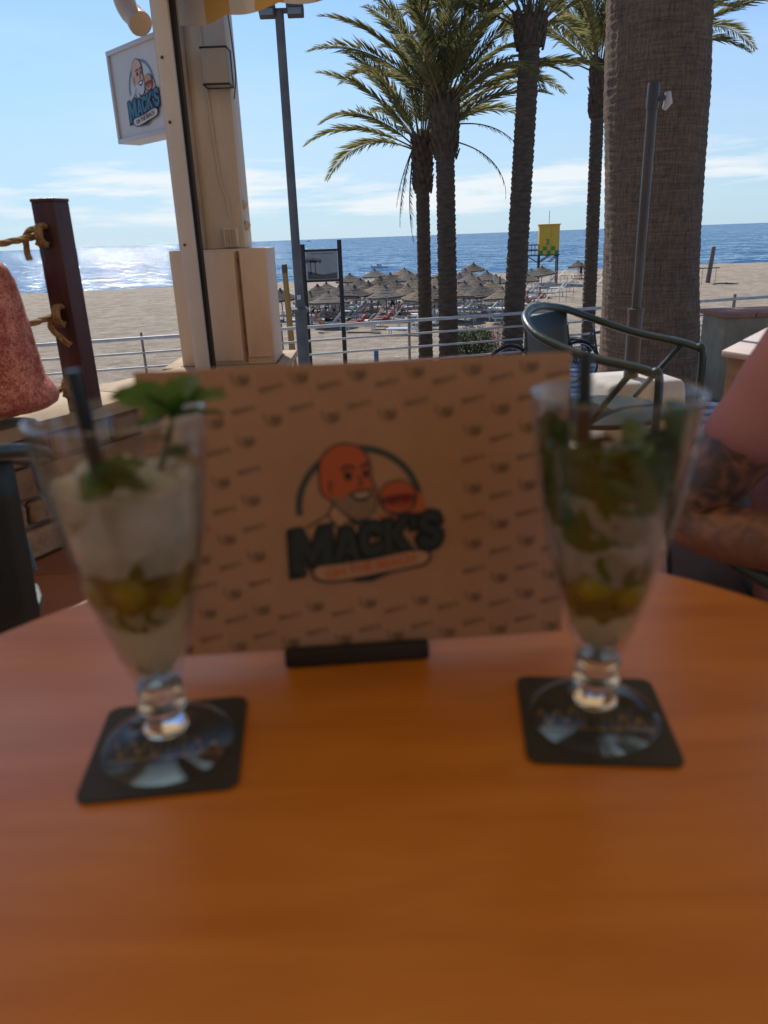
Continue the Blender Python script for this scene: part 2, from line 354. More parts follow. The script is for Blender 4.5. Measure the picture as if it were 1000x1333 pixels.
# ---- striped awning
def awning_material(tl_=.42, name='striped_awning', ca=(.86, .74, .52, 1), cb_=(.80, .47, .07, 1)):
    m = bpy.data.materials.new(name); m.use_nodes = True; t = m.node_tree; b = t.nodes['Principled BSDF']; b.inputs['Roughness'].default_value = .85
    tx = t.nodes.new('ShaderNodeTexCoord'); sp = t.nodes.new('ShaderNodeSeparateXYZ'); t.links.new(tx.outputs['Object'], sp.inputs[0])
    fr = MA('FRACT', MA('MULTIPLY', MA('ADD', sp.outputs[0], 20.0, nt=t), 1 / .26, nt=t), nt=t); st = MA('GREATER_THAN', fr, .5, nt=t)
    mx = t.nodes.new('ShaderNodeMix'); mx.data_type = 'RGBA'; t.links.new(st, mx.inputs[0]); mx.inputs[6].default_value = ca; mx.inputs[7].default_value = cb_
    nz = t.nodes.new('ShaderNodeTexNoise'); nz.inputs['Scale'].default_value = 3; nz.inputs['Detail'].default_value = 6; t.links.new(tx.outputs['Object'], nz.inputs['Vector'])
    mp_ = t.nodes.new('ShaderNodeMapRange'); mp_.inputs[3].default_value = .75; mp_.inputs[4].default_value = 1.1; t.links.new(nz.outputs[0], mp_.inputs[0])
    m2 = t.nodes.new('ShaderNodeMix'); m2.data_type = 'RGBA'; m2.blend_type = 'MULTIPLY'; m2.inputs[0].default_value = 1; t.links.new(mx.outputs[2], m2.inputs[6]); t.links.new(mp_.outputs[0], m2.inputs[7])
    t.links.new(m2.outputs[2], b.inputs['Base Color'])
    tr = t.nodes.new('ShaderNodeBsdfTranslucent'); t.links.new(m2.outputs[2], tr.inputs[0]); ms = t.nodes.new('ShaderNodeMixShader'); ms.inputs[0].default_value = tl_
    o = t.nodes['Material Output']; t.links.new(b.outputs[0], ms.inputs[1]); t.links.new(tr.outputs[0], ms.inputs[2]); t.links.new(ms.outputs[0], o.inputs[0])
    return m
AWZ = VAL_Z + .06
aw = thing('striped_awning', 'yellow and white striped fabric awning stretched over the terrace', 'awning', (AW_A.x, AW_A.y, AWZ), math.atan2(awdir.y, awdir.x))
g = MB(); nxa, nya = 40, 16
vs_, fs_ = [], []
for i in range(nxa + 1):
    for j in range(nya + 1):
        x = 5.6 * i / nxa; q = j / nya; y = -5.55 * q
        vs_.append((x, y, .10 + .62 * q - .06 * math.sin(math.pi * q) + .012 * math.sin(x * 5.1) * math.sin(math.pi * q)))
for i in range(nxa):
    for j in range(nya): k = i * (nya + 1) + j; fs_.append((k, k + nya + 1, k + nya + 2, k + 1))
amat = awning_material()
obj('fabric', MB().add(vs_, fs_).mesh('fabric', smooth=True), amat, aw)
vs_, fs_ = [], []
for i in range(281):
    x = 5.6 * i / 280; wv = .014 * math.sin(x * 11) ; zb = -.055 - .018 * abs(math.sin(math.pi * x / .26))
    vs_ += [(x, .012, .10), (x, .014 + wv * .4, .02), (x, .012 + wv, zb)]
for i in range(280):
    k = i * 3; fs_ += [(k, k + 3, k + 4, k + 1), (k + 1, k + 4, k + 5, k + 2)]
obj('valance', MB().add(vs_, fs_).mesh('valance', smooth=True), awning_material(.10, 'shaded_striped_valance', (.56, .48, .39, 1), (.52, .29, .07, 1)), aw)  # valance stripes coloured darker than the fabric, shade put into the colour
wal = mat('white_aluminium', (.62, .58, .54), (.54, .50, .46), 2.5, .45, metal=0, bump=.06, bscale=60)
obj('front_bar', MB().box((2.8, -.035, .085), (5.6, .07, .05)).mesh('front_bar', bevel=.008), wal, aw)
for ax in (.55, 2.8, 5.05):
    obj('folding_arm', MB().tube([(ax, -.07, .07), (ax + .5, -2.6, .20), (ax, -5.5, .55)], .022).mesh('folding_arm', smooth=True), wal, aw)
obj('roller_box', MB().box((2.8, -5.5, .78), (5.7, .16, .14)).mesh('roller_box', bevel=.02), wal, aw)

# ================================================================== TERRACE EDGE
green = mat('dark_green_paint', (.016, .034, .030), (.024, .044, .038), 6, .38, bump=.08, bscale=90, coat=.2)
greenp = mat('green_panel', (.012, .021, .019), (.019, .029, .026), 3, .5, bump=.12, bscale=220)
cream = mat('cream_painted_metal', (.66, .55, .41), (.50, .39, .27), 2.2, .6, bump=.12, bscale=30, stretch=(2.5, 2.5, .45), lo=.45, hi=.75)
stone_m = [mat('wall_stone_%d' % i, c, d, 9, .9, bump=.7, bscale=22) for i, (c, d) in enumerate((((.30, .19, .11), (.20, .12, .07)), ((.36, .24, .15), (.26, .17, .10)), ((.26, .15, .09), (.34, .22, .14))))]
wd = Vector((-.498, -.867, 0)); W0 = Vector((-.46, 3.86, 0))
lw = thing('low_stone_wall', 'low rough stone wall with tan coping along the terrace edge', 'wall', W0, math.atan2(wd.y, wd.x))
obj('core', MB().box((2.9, -.16, .22), (5.2, .24, .44)).mesh('core'), mat('mortar', (.33, .27, .2), (.25, .2, .15), 12, .95, bump=.6), lw)
row = 0; z = .0
for hgt in (.115, .10, .12, .105):
    x = .32 - random.random() * .05
    while x < 4.2:
        L = random.uniform(.14, .30)
        b = MB().box((0, 0, 0), (L - .014, .07, hgt - .014)); me = b.mesh('stone', bevel=.012, seg=1)
        for v in me.vertices:
            n_ = noise.noise_vector(Vector((v.co.x * 9 + x * 7, v.co.y * 9, v.co.z * 9 + z * 9))); v.co += n_ * .012
        obj('stone', me, random.choice(stone_m), lw, (x + L / 2, -.035 + random.uniform(-.008, .008), z + hgt / 2))
        x += L
    z += hgt
cop = mat('tan_coping', (.43, .31, .19), (.36, .25, .15), 5, .8, bump=.3)
for i in range(7):
    obj('coping_slab', MB().box((.33 + .7 * i + .345, -.14, .471), (.692, .36, .05)).mesh('coping_slab', bevel=.008), cop, lw)
pier = MB().box((0, 0, .23), (.56, .44, .46)).mesh('pier', bevel=.01)
pr = obj('pier', pier, wm, lw); pr.matrix_parent_inverse = Matrix.Identity(4)
rzw = math.atan2(wd.y, wd.x)
inv = (Matrix.Translation(W0) @ Matrix.Rotation(rzw, 4, 'Z')).inverted()
pr.matrix_local = inv @ Matrix.Translation((-.735, 3.84, 0))
pc = obj('pier_cap', MB().box((0, 0, .478), (.60, .48, .035)).mesh('pier_cap', bevel=.006), cop, lw); pc.matrix_local = inv @ Matrix.Translation((-.735, 3.84, 0))

# ---- maroon post with ropes tied to it
mar = mat('maroon_wood', (.060, .018, .020), (.040, .012, .014), 5, .45, bump=.2, stretch=(6, 6, .7))
ropem = mat('hemp_rope', (.42, .27, .12), (.26, .16, .07), 60, .9, bump=.8, bscale=120)
pt = at(95, 268, 2.70); pbm = at(120, 505, 2.70)
def rope_post(x, y, label, rz):
    t = thing('wooden_post', label, 'post', (x, y, .4965), rz)
    obj('shaft', MB().box((0, 0, .35), (.085, .085, .70)).mesh('shaft', bevel=.004), mar, t)
    obj('cap', MB().box((0, 0, .705), (.089, .089, .012)).mesh('cap', bevel=.004), mar, t)
    return t
P1 = Vector((pbm.x - .035, 2.70)); P2 = P1 + Vector((wd.x, wd.y)) * 1.45
rope_post(P1.x, P1.y, 'square maroon wooden post on the wall with rope knots on its side', R(-14))
rope_post(P2.x, P2.y, 'square maroon wooden post at the far end of the ropes', R(30))
def twist(path, r, name, mt, parent=None, strands=3):
    path = [Vector(p) for p in path]; mb = MB(); L = 0; ph = [0]
    for i in range(1, len(path)): L += (path[i] - path[i - 1]).length; ph.append(L)
    for s_ in range(strands):
        q = []
        for i, p in enumerate(path):
            t_ = (path[min(i + 1, len(path) - 1)] - path[max(i - 1, 0)]).normalized()
            a = t_.orthogonal().normalized() if abs(t_.z) > .9 else t_.cross(Vector((0, 0, 1))).normalized(); b = t_.cross(a)
            an = ph[i] / (r * 5) * 2 + s_ * 2 * math.pi / strands
            q.append(p + a * math.cos(an) * r * .55 + b * math.sin(an) * r * .55)
        mb.tube(q, r * .62, 6)
    return obj(name, mb.mesh(name, smooth=True), mt, parent)
def knot_at(p, parent, r, d):
    k = []
    for i in range(40):
        a = i / 39 * 2 * math.pi * 2.6
        k.append(Vector((p.x - .012 - .022 * i / 39, p.y - .012 + .032 * math.sin(a), p.z + .030 * math.cos(a))))
    twist(k, r, 'knot', ropem, parent)
for i, (px_, py_, tail) in enumerate(((66, 306, 1), (88, 410, 1), (100, 503, 0))):
    K = at(px_, py_, 2.66); far = Vector((P2.x + .05, P2.y + .03, K.z - .04))
    t = thing('tied_rope', ('tan rope tied round the maroon post, topmost of three', 'tan rope tied round the maroon post, middle of three', 'tan rope tied round the maroon post, lowest of three')[i], 'rope', K)
    pts = [Vector((0, 0, 0)) + (far - K) * (j / 60) + Vector((0, 0, -.05 * math.sin(math.pi * j / 60))) for j in range(61)]
    pts = [p + Vector((-.035, 0, 0)) * (1 - j / 60) for j, p in enumerate(pts)]
    twist(smooth_path(pts, 3), .0095, 'strand', ropem, t)
    knot_at(Vector((0, 0, 0)), t, .0095, 1)
    if tail:
        tp = smooth_path([(-.03, -.02, .02), (-.062, -.03, .012), (-.075, -.03, -.03), (-.072, -.03, -.075)] if i == 0 else [(-.03, -.02, .01), (-.05, -.035, -.03), (-.02, -.045, -.07), (.012, -.05, -.095)], 8)
        twist(tp, .0095, 'tail', ropem, t)

# ---- white awning post, cream pillar, cabinet
a0 = at(201, 2, 3.45); a1 = at(219, 2, 3.45); b0 = at(254, 470, 3.45)
wpx = (a0.x + a1.x) / 2
t = thing('awning_post', 'tall white metal post with a dark edge beside the pillar', 'post', (wpx, 3.45, .4965))
obj('profile', MB().box((0, 0, .90), (.062, .09, 1.80)).mesh('profile', bevel=.004), wal, t)
obj('dark_strip', MB().box((.0395, .012, .90), (.016, .05, 1.80)).mesh('dark_strip'), mat('black_strip', (.015, .013, .012), None, rough=.7), t)  # near-black strip along the right edge of the post
obj('base_plate', MB().box((0, 0, .004), (.10, .12, .008)).mesh('base_plate', bevel=.002), wal, t)
for zz in (.55, 1.02, 1.25):
    obj('bolt', MB().lathe([(0, 0), (.006, 0), (.006, .004), (0, .006)], 8).mesh('bolt'), mat('dark_bolt', (.05, .04, .04), None), t, (-.012, -.045, zz), (R(90), 0, 0))
pr_ = at(316, 290, 3.7).x; CT = at(300, 324, 3.62).z
t = thing('cream_pillar', 'cream painted pillar standing on the metal cabinet', 'pillar', (pr_ - .15, 3.82, CT + .001))
PH = 2.30 - CT
obj('shaft', MB().box((.0, 0, PH / 2), (.30, .22, PH)).mesh('shaft', bevel=.006), cream, t)
obj('jamb', MB().box((-.085, -.135, PH / 2), (.05, .05, PH)).mesh('jamb', bevel=.006), cream, t)
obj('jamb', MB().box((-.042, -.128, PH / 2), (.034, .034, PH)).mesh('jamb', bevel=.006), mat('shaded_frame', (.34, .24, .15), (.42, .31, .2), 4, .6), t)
obj('jamb', MB().box((-.125, -.15, PH / 2), (.028, .08, PH)).mesh('jamb', bevel=.004), cream, t)
hz = at(264, 268, 3.66).z - CT
hg = obj('hinge_plate', MB().box((-.075, -.163, hz), (.05, .006, .07)).mesh('hinge_plate', bevel=.002), cream, t)
for q in (-.02, .02): obj('screw', MB().box((-.065, -.167, hz + q), (.009, .003, .009)).mesh('screw'), MATS['dark_bolt'], hg)
for zz, dx in ((.10, .162), (.19, .156)):
    me = MB().box((0, 0, 0), (.03, .05, .035)).mesh('render_lump', bevel=.008); obj('render_lump', me, cream, t, (dx - .005, -.06, zz), (.3, .5, .4))
# wiring on the pillar
cab = MB().tube(smooth_path([(.04, -.117, PH), (.046, -.117, PH * .55), (.062, -.117, .32), (.085, -.117, .22), (.092, -.118, .13)], 6), .0035, 6).mesh('cable', smooth=True)
obj('cable', cab, cream, t)
cab = MB().tube(smooth_path([(.153, -.09, PH), (.156, -.09, 1.05), (.168, -.09, .90), (.175, -.09, .72), (.158, -.09, .62)], 8), .003, 6).mesh('cable', smooth=True)
obj('cable', cab, mat('grey_cable', (.1, .11, .13), None), t)
# junction box
jp = at(301, 309, 3.69)
t = thing('junction_box', 'small cream junction box at the foot of the pillar', 'junction box', (jp.x, 3.705, jp.z - .045))
obj('housing', MB().box((0, 0, .045), (.065, .06, .085)).mesh('housing', bevel=.006), cream, t)
for i in range(4): obj('rib', MB().box((-.02 + .013 * i, -.0315, .045), (.004, .004, .07)).mesh('rib'), MATS['shaded_frame'], t)
# cabinet
cl = at(219, 327, 3.62).x; crx = at(346, 322, 3.62).x; CW = crx - cl
t = thing('metal_cabinet', 'peach painted steel cabinet with a vertical joint under the pillar', 'cabinet', ((cl + crx) / 2, 3.62, .4965))
CH = CT - .4965
peach = mat('peach_paint', (.68, .51, .36), (.54, .37, .24), 3, .6, bump=.12, bscale=30, stretch=(2, 2, .6), lo=.48, hi=.78)
obj('body', MB().box((0, .16, CH / 2), (CW, .31, CH)).mesh('body', bevel=.004), peach, t)
jx = at(308, 324, 3.62).x - (cl + crx) / 2
obj('door', MB().box(((jx - .02 - .145) / 2, -.004, CH / 2 + .005), (jx - .008 + .145, .012, CH - .03)).mesh('door', bevel=.003), peach, t)
obj('door', MB().box(((jx + CW / 2) / 2 + .004, -.003, CH / 2 + .012), (CW / 2 - jx - .012, .012, CH - .045)).mesh('door', bevel=.003), peach, t)
obj('rust_strip', MB().box((jx, -.001, CH / 2), (.008, .008, CH - .02)).mesh('rust_strip'), mat('rust', (.13, .06, .03), (.3, .18, .1), 20, .9), t)
obj('plinth', MB().box((0, .16, -.004), (CW + .02, .33, .01)).mesh('plinth'), MATS['rust'], t)

# ---- wall lamp on the pillar
lp = at(282, 88, 3.66)
t = thing('wall_lamp', 'black framed box wall lamp with pale panes on the pillar', 'lamp', (lp.x, 3.709, lp.z - .072)); t.scale = (.8, .8, .8)
frm = mat('black_iron', (.012, .012, .013), None, rough=.45); pane = mat('milky_pane', (.42, .39, .36), (.38, .35, .32), 8, .3)
obj('back_plate', MB().box((0, -.006, .09), (.15, .012, .18)).mesh('back_plate', bevel=.002), frm, t)
for sx in (-1, 1):
    for zz in (.004, .176): obj('bar', MB().box((sx * .068, -.062, zz), (.008, .10, .008)).mesh('bar'), frm, t)
for zz in (.004, .176): obj('bar', MB().box((0, -.112, zz), (.144, .008, .008)).mesh('bar'), frm, t)
obj('pane', MB().box((0, -.1105, .09), (.132, .005, .160)).mesh('pane'), pane, t)
for sx in (-1, 1): obj('pane', MB().box((sx * .0675, -.060, .09), (.005, .094, .160)).mesh('pane'), pane, t)
obj('pane', MB().box((0, -.06, .006), (.126, .094, .005)).mesh('pane'), pane, t)

# ---- beige drain pipe
pp = [at(156, -75, 3.95), at(157, -30, 3.95), at(160, -6, 3.95), at(167, 12, 3.93), at(176, 22, 3.90), at(183, 31, 3.86)]
base = pp[0]
top = [Vector((pr_ - .15, 3.95, base.z + .1)), Vector((pr_ - .25, 3.95, base.z + .1)), base + Vector((.05, 0, .08))]
t = thing('drain_pipe', 'beige plastic pipe with an open elbow hanging beside the sign', 'pipe', base)
pth = smooth_path([p - base for p in top + pp], 6)
pm_ = mat('beige_plastic', (.52, .36, .22), (.46, .31, .19), 5, .5)
obj('elbow', MB().tube(pth, .047, 16, caps=False).mesh('elbow', smooth=True), pm_, t)
e0 = pp[-2] - base; e1 = pp[-1] - base; dd = (e1 - e0).normalized()
obj('socket_rim', MB().tube([e1 - dd * .03, e1, e1 + dd * .004], [.051, .053, .050], 16).mesh('socket_rim', smooth=True), pm_, t)

# ================================================================== LOGO (flat print)
def ell(cx, cy, rx, ry, n=28, a0=0, a1=360): return [(cx + rx * math.cos(R(a0 + (a1 - a0) * i / (n if a1 - a0 >= 360 else n - 1))), cy + ry * math.sin(R(a0 + (a1 - a0) * i / (n if a1 - a0 >= 360 else n - 1)))) for i in range(n)]
def arcband(cx, cy, rx, ry, w_, a0, a1, n=36):
    o = ell(cx, cy, rx, ry, n, a0, a1); i = ell(cx, cy, rx - w_, ry - w_, n, a0, a1); return [[o[k], o[k + 1], i[k + 1], i[k]] for k in range(n - 1)]
LET = {  # blocky capitals in a unit box (x right, y down)
 'M': [[(0, 1), (.02, 0), (.27, 0), (.5, .48), (.73, 0), (.98, 0), (1, 1), (.74, 1), (.73, .45), (.56, .82), (.44, .82), (.27, .45), (.26, 1)]],
 'A': [[(0, 1), (.33, 0), (.5, 0), (.5, .33), (.42, .6), (.5, .6), (.5, .8), (.36, .8), (.29, 1)], [(1, 1), (.67, 0), (.5, 0), (.5, .33), (.58, .6), (.5, .6), (.5, .8), (.64, .8), (.71, 1)]],
 'C': [[(.95, .36), (.66, .36), (.6, .27), (.45, .24), (.33, .35), (.31, .5), (0, .5), (.04, .25), (.2, .05), (.5, -.02), (.8, .05), (.95, .22)], [(.95, .64), (.66, .64), (.6, .73), (.45, .76), (.33, .65), (.31, .5), (0, .5), (.04, .75), (.2, .95), (.5, 1.02), (.8, .95), (.95, .78)]],
 'K': [[(0, 0), (.28, 0), (.28, 1), (0, 1)], [(.28, .5), (.28, .38), (.64, 0), (1, 0), (.56, .45), (1, 1), (.66, 1), (.36, .62)]],
 "'": [[(0, 0), (.8, 0), (.5, 1), (.1, 1)]],
 'S': [[(.92, .3), (.64, .3), (.55, .2), (.4, .21), (.36, .3), (.45, .38), (.7, .44), (.93, .57), (.97, .75), (.85, .94), (.5, 1.03), (.18, .96), (.02, .78), (.0, .66), (.3, .66), (.38, .77), (.52, .8), (.63, .73), (.58, .64), (.35, .57), (.12, .47), (.05, .28), (.14, .08), (.45, -.03), (.78, .04), (.9, .18)]]}
WORD = (('M', .105, .515, .205, .232), ('A', .315, .525, .135, .172), ('C', .445, .505, .125, .172), ('K', .570, .490, .130, .172), ("'", .705, .480, .035, .06), ('S', .740, .465, .125, .185))
def lets(grow=0.0, dx=0, dy=0):
    out = []
    for ch, x, y, w_, h_ in WORD:
        for poly in LET[ch]:
            q = []
            for (a, b) in poly: q.append((x + a * w_ + dx + (a - .5) * grow * 2, y + b * h_ + dy + (b - .5) * grow * 2 - (a - .5) * w_ * .10))
            out.append(q)
    return out
def offset_poly(poly, d):
    n = len(poly); ar = sum(poly[i][0] * poly[(i + 1) % n][1] - poly[(i + 1) % n][0] * poly[i][1] for i in range(n)); sg = 1 if ar > 0 else -1
    out = []
    for i in range(n):
        a = Vector(poly[i - 1]); b = Vector(poly[i]); c = Vector(poly[(i + 1) % n])
        d1 = (b - a).normalized(); d2 = (c - b).normalized(); n1 = Vector((d1.y, -d1.x)) * sg; n2 = Vector((d2.y, -d2.x)) * sg
        m_ = (n1 + n2); m_ = m_ / max(.35, m_.dot(n1)) if m_.length > 1e-6 else n1
        out.append(tuple(b + m_ * d))
    return out
def stroke(pts, w_):
    out = []
    for i in range(len(pts) - 1):
        a = Vector(pts[i]); b = Vector(pts[i + 1]); d = (b - a).normalized(); nn = Vector((-d.y, d.x)) * w_ / 2; a2 = a - d * w_ * .3; b2 = b + d * w_ * .3
        out.append([tuple(a2 + nn), tuple(b2 + nn), tuple(b2 - nn), tuple(a2 - nn)])
    return out
HEAD = [(.270, .25), (.275, .19), (.30, .145), (.345, .115), (.395, .104), (.445, .115), (.485, .145), (.508, .19), (.512, .24), (.515, .29), (.535, .335), (.535, .39), (.525, .44), (.49, .48), (.44, .482), (.39, .46), (.345, .415), (.315, .375), (.285, .355), (.268, .32), (.272, .285)]
BEARD = [(.318, .375), (.345, .36), (.375, .375), (.41, .345), (.47, .335), (.530, .335), (.538, .39), (.527, .44), (.49, .482), (.44, .487), (.39, .465), (.345, .42)]
BAN = [(.205, .745), (.23, .72), (.33, .715), (.5, .70), (.66, .672), (.74, .665), (.785, .68), (.79, .71), (.765, .735), (.70, .748), (.58, .765), (.45, .785), (.33, .80), (.25, .795), (.215, .775)]
def logo_layers():
    L = []
    L.append(('ring', 'ring', arcband(.455, .425, .315, .312, .034, 175, 372)))
    L.append(('shirt', 'cream', [[(.19, .52), (.29, .455), (.33, .39), (.45, .49), (.53, .47), (.60, .46), (.63, .53), (.60, .60), (.35, .62), (.2, .6)]]))
    L.append(('outline', 'dark', stroke([(.19, .515), (.295, .455), (.33, .395)], .010) + stroke([(.30, .46), (.345, .53), (.40, .49), (.455, .53), (.53, .49)], .010) + [offset_poly(HEAD, .009)]))
    L.append(('head', 'skin', [HEAD]))
    L.append(('hand', 'skin2', [[(.53, .465), (.60, .47), (.70, .44), (.735, .36), (.765, .37), (.778, .43), (.772, .50), (.66, .51), (.56, .50)]]))
    L.append(('beard', 'beard', [BEARD]))
    L.append(('features', 'dark', [ell(.405, .262, .020, .024, 14), ell(.492, .255, .014, .022, 14)] + stroke([(.375, .23), (.405, .212), (.437, .224)], .014) + stroke([(.47, .222), (.495, .205), (.512, .215)], .013) + stroke([(.455, .265), (.472, .305), (.45, .318)], .009) + [[(.40, .352), (.44, .338), (.52, .33), (.515, .365), (.48, .395), (.435, .388)]] + stroke([(.33, .30), (.315, .29), (.31, .32), (.325, .345)], .008) + [[(.36, .435), (.44, .492), (.50, .488), (.49, .51), (.43, .51)]]))
    L.append(('teeth', 'white', [[(.418, .354), (.51, .343), (.495, .37), (.45, .376)]]))
    L.append(('burger_outline', 'dark', [ell(.645, .385, .094, .092, 28)]))
    L.append(('bun', 'bun', [ell(.645, .368, .083, .068, 24), ell(.645, .425, .070, .034, 20)]))
    L.append(('patty', 'patty', [[(.562, .385), (.60, .372), (.69, .362), (.73, .375), (.726, .41), (.69, .418), (.60, .428), (.57, .415)]]))
    L.append(('filling', 'filling', stroke([(.575, .41), (.61, .425), (.65, .41), (.685, .42), (.72, .40)], .012)))
    L.append(('letter_outline', 'dark', [offset_poly(p, .014) for p in lets()] + [offset_poly(p, .014) for p in lets(dx=-.008, dy=.010)]))
    L.append(('lettering', 'teal', lets()))
    L.append(('banner_edge', 'dark', [offset_poly(BAN, .012), [(.36, .79), (.55, .765), (.60, .775), (.50, .815), (.42, .815)]]))
    L.append(('banner', 'cream', [BAN]))
    return L
def make_logo(parent, M, mats, size, step=.0006, with_text=True):
    """M maps logo plane (x right, y up, origin at its middle) to the parent's space"""
    for i, (nm, key, polys) in enumerate(logo_layers()):
        if key not in mats: continue
        mb = MB(); zz = step * (i + 1)
        for p in polys: mb.add([M @ Vector(((x - .48) * size, (.46 - y) * size, zz)) for x, y in p], [tuple(range(len(p)))])
        me = bpy.data.meshes.new(nm); me.from_pydata(mb.v, [], mb.f); me.update(); obj(nm, me, mats[key], parent)
    if with_text:
        me = text_mesh('ON THE BEACH', .066 * size, bold=.002 * size, name='banner_lettering')
        for v in me.vertices:
            a = R(7.5); x, y = v.co.x * .98, v.co.y
            v.co = M @ Vector((x * math.cos(a) - y * math.sin(a) + .015 * size, x * math.sin(a) + y * math.cos(a) + (.46 - .735) * size, step * 18))
        obj('banner_lettering', me, mats['text'], parent)
def flat(name, c, rough=.6): return mat(name, c, None, rough=rough)
signm = dict(ring=flat('print_blue', (.12, .23, .31)), cream=flat('print_cream', (.60, .54, .48)), dark=flat('print_navy', (.012, .022, .045)), skin=flat('print_skin', (.62, .36, .25)), skin2=flat('print_skin', (.62, .36, .25)), beard=flat('print_beard', (.55, .52, .52)), white=flat('print_white', (.7, .68, .66)), bun=flat('print_bun', (.55, .25, .10)), patty=flat('print_patty', (.16, .035, .04)), filling=flat('print_filling', (.55, .2, .2)), teal=flat('print_teal', (.045, .16, .22)), text=flat('print_brown', (.16, .07, .06)))

# ---- projecting sign
sTL = at(138, 64, 4.30); sBL = at(156, 185, 4.30); sTR = at(222, 37, 3.86); sBR = at(238, 172, 3.86)
cx = (sTL.x + sTR.x) / 2; cy = (sTL.y + sTR.y) / 2; sz0 = (sBL.z + sBR.z) / 2; sz1 = (sTL.z + sTR.z) / 2
sdir = Vector((sTR.x - sTL.x, sTR.y - sTL.y, 0)); SW = sdir.length; SH = sz1 - sz0
t = thing('shop_sign', 'white projecting box sign with a bald bearded burger logo', 'sign', (cx, cy, sz0), math.atan2(sdir.y, sdir.x))
wh = mat('sign_white', (.60, .55, .50), (.55, .50, .45), 3, .5)
obj('face', MB().box((0, .055, SH / 2), (SW - .03, .10, SH - .03)).mesh('face'), wh, t)
fr_ = mat('sign_frame', (.50, .45, .41), None, rough=.4)
for zz in (.011, SH - .011): obj('frame_bar', MB().box((0, .055, zz), (SW, .125, .022)).mesh('frame_bar', bevel=.003), fr_, t)
for xx in (-SW / 2 + .011, SW / 2 - .011): obj('frame_bar', MB().box((xx, .055, SH / 2), (.022, .124, SH - .045)).mesh('frame_bar', bevel=.003), fr_, t)
obj('bracket', MB().tube([(SW / 2, .05, SH * .7), (SW / 2 + .12, .1, SH * .7)], .02).mesh('bracket'), fr_, t)
LM = Matrix.Translation((-.004, .004, SH * .475)) @ Matrix.Rotation(R(90), 4, 'X')
make_logo(t, LM, signm, min(SW, SH) * .97, .0007)

# ================================================================== TABLE AND WHAT STANDS ON IT
T = .75
def wood_material():
    m = bpy.data.materials.new('orange_wood'); m.use_nodes = True; t = m.node_tree; b = t.nodes['Principled BSDF']; b.inputs['Roughness'].default_value = .36; b.inputs['Specular IOR Level'].default_value = .42
    tx = t.nodes.new('ShaderNodeTexCoord'); mpn = t.nodes.new('ShaderNodeMapping'); mpn.inputs['Scale'].default_value = (2.2, 17, 2); mpn.inputs['Rotation'].default_value = (0, 0, R(-24)); t.links.new(tx.outputs['Object'], mpn.inputs[0])
    n1 = t.nodes.new('ShaderNodeTexNoise'); n1.inputs['Scale'].default_value = 2.2; n1.inputs['Detail'].default_value = 9; n1.inputs['Roughness'].default_value = .66; n1.inputs['Distortion'].default_value = .6; t.links.new(mpn.outputs[0], n1.inputs['Vector'])
    cr_ = t.nodes.new('ShaderNodeValToRGB'); cr_.color_ramp.elements[0].position = .3; cr_.color_ramp.elements[1].position = .7
    cr_.color_ramp.elements[0].color = (.42, .126, .010, 1); cr_.color_ramp.elements[1].color = (.56, .198, .022, 1); t.links.new(n1.outputs[0], cr_.inputs[0]); t.links.new(cr_.outputs[0], b.inputs['Base Color'])
    n2 = t.nodes.new('ShaderNodeTexNoise'); n2.inputs['Scale'].default_value = 6; n2.inputs['Detail'].default_value = 5; t.links.new(tx.outputs['Object'], n2.inputs['Vector'])
    mr = t.nodes.new('ShaderNodeMapRange'); mr.inputs[3].default_value = .30; mr.inputs[4].default_value = .48; t.links.new(n2.outputs[0], mr.inputs[0]); t.links.new(mr.outputs[0], b.inputs['Roughness'])
    bp = t.nodes.new('ShaderNodeBump'); bp.inputs['Strength'].default_value = .06; bp.inputs['Distance'].default_value = .004; t.links.new(n1.outputs[0], bp.inputs['Height']); t.links.new(bp.outputs[0], b.inputs['Normal'])
    return m
t = thing('round_table', 'round orange brown wooden cafe table holding two drinks', 'table', (0, .309, 0))
RT = .414
obj('tabletop', MB().lathe([(0, T - .03), (RT - .012, T - .03), (RT - .002, T - .024), (RT, T - .014), (RT - .002, T - .005), (RT - .009, T), (0, T)], 96).mesh('tabletop', smooth=True, angle=50), wood_material(), t)
obj('column', MB().lathe([(0, .03), (.036, .03), (.036, T - .035), (.12, T - .032), (0, T - .0301)], 24).mesh('column', smooth=True), frm, t)
for i in range(4):
    a = i * math.pi / 2 + .5; obj('foot', MB().tube([(.03 * math.cos(a), .03 * math.sin(a), .05), (.17 * math.cos(a), .17 * math.sin(a), .045), (.30 * math.cos(a), .30 * math.sin(a), .016)], [.022, .02, .014]).mesh('foot', smooth=True), frm, t)

# ---- menu board in its stand
ZB = T + .009
mBL = on(224, 856, ZB); mBR = on(731, 822, ZB); mc = (mBL + mBR) / 2; md_ = Vector((mBR.x - mBL.x, mBR.y - mBL.y, 0)); MW = md_.length
mT = at(168, 484, mBL.y + .012); mH = (mT.z - ZB) * 1.0
t = thing('menu_card', 'brown kraft menu card printed with the burger logo, upright between the drinks', 'menu', (mc.x, mc.y, ZB), math.atan2(md_.y, md_.x)); t.rotation_euler = (R(-3.0), 0, math.atan2(md_.y, md_.x))
kraft = mat('kraft_card', (.42, .245, .150), (.385, .22, .132), 30, .55, bump=.05, bscale=200)
obj('card', MB().box((0, .0012, mH / 2), (MW, .0022, mH)).mesh('card'), kraft, t)
KM = Matrix.Rotation(R(90), 4, 'X')
kdark = flat('print_dark_teal', (.018, .03, .034)); kbrown = flat('print_brown_mark', (.205, .118, .075)); kskin = flat('print_red_skin', (.46, .105, .04))
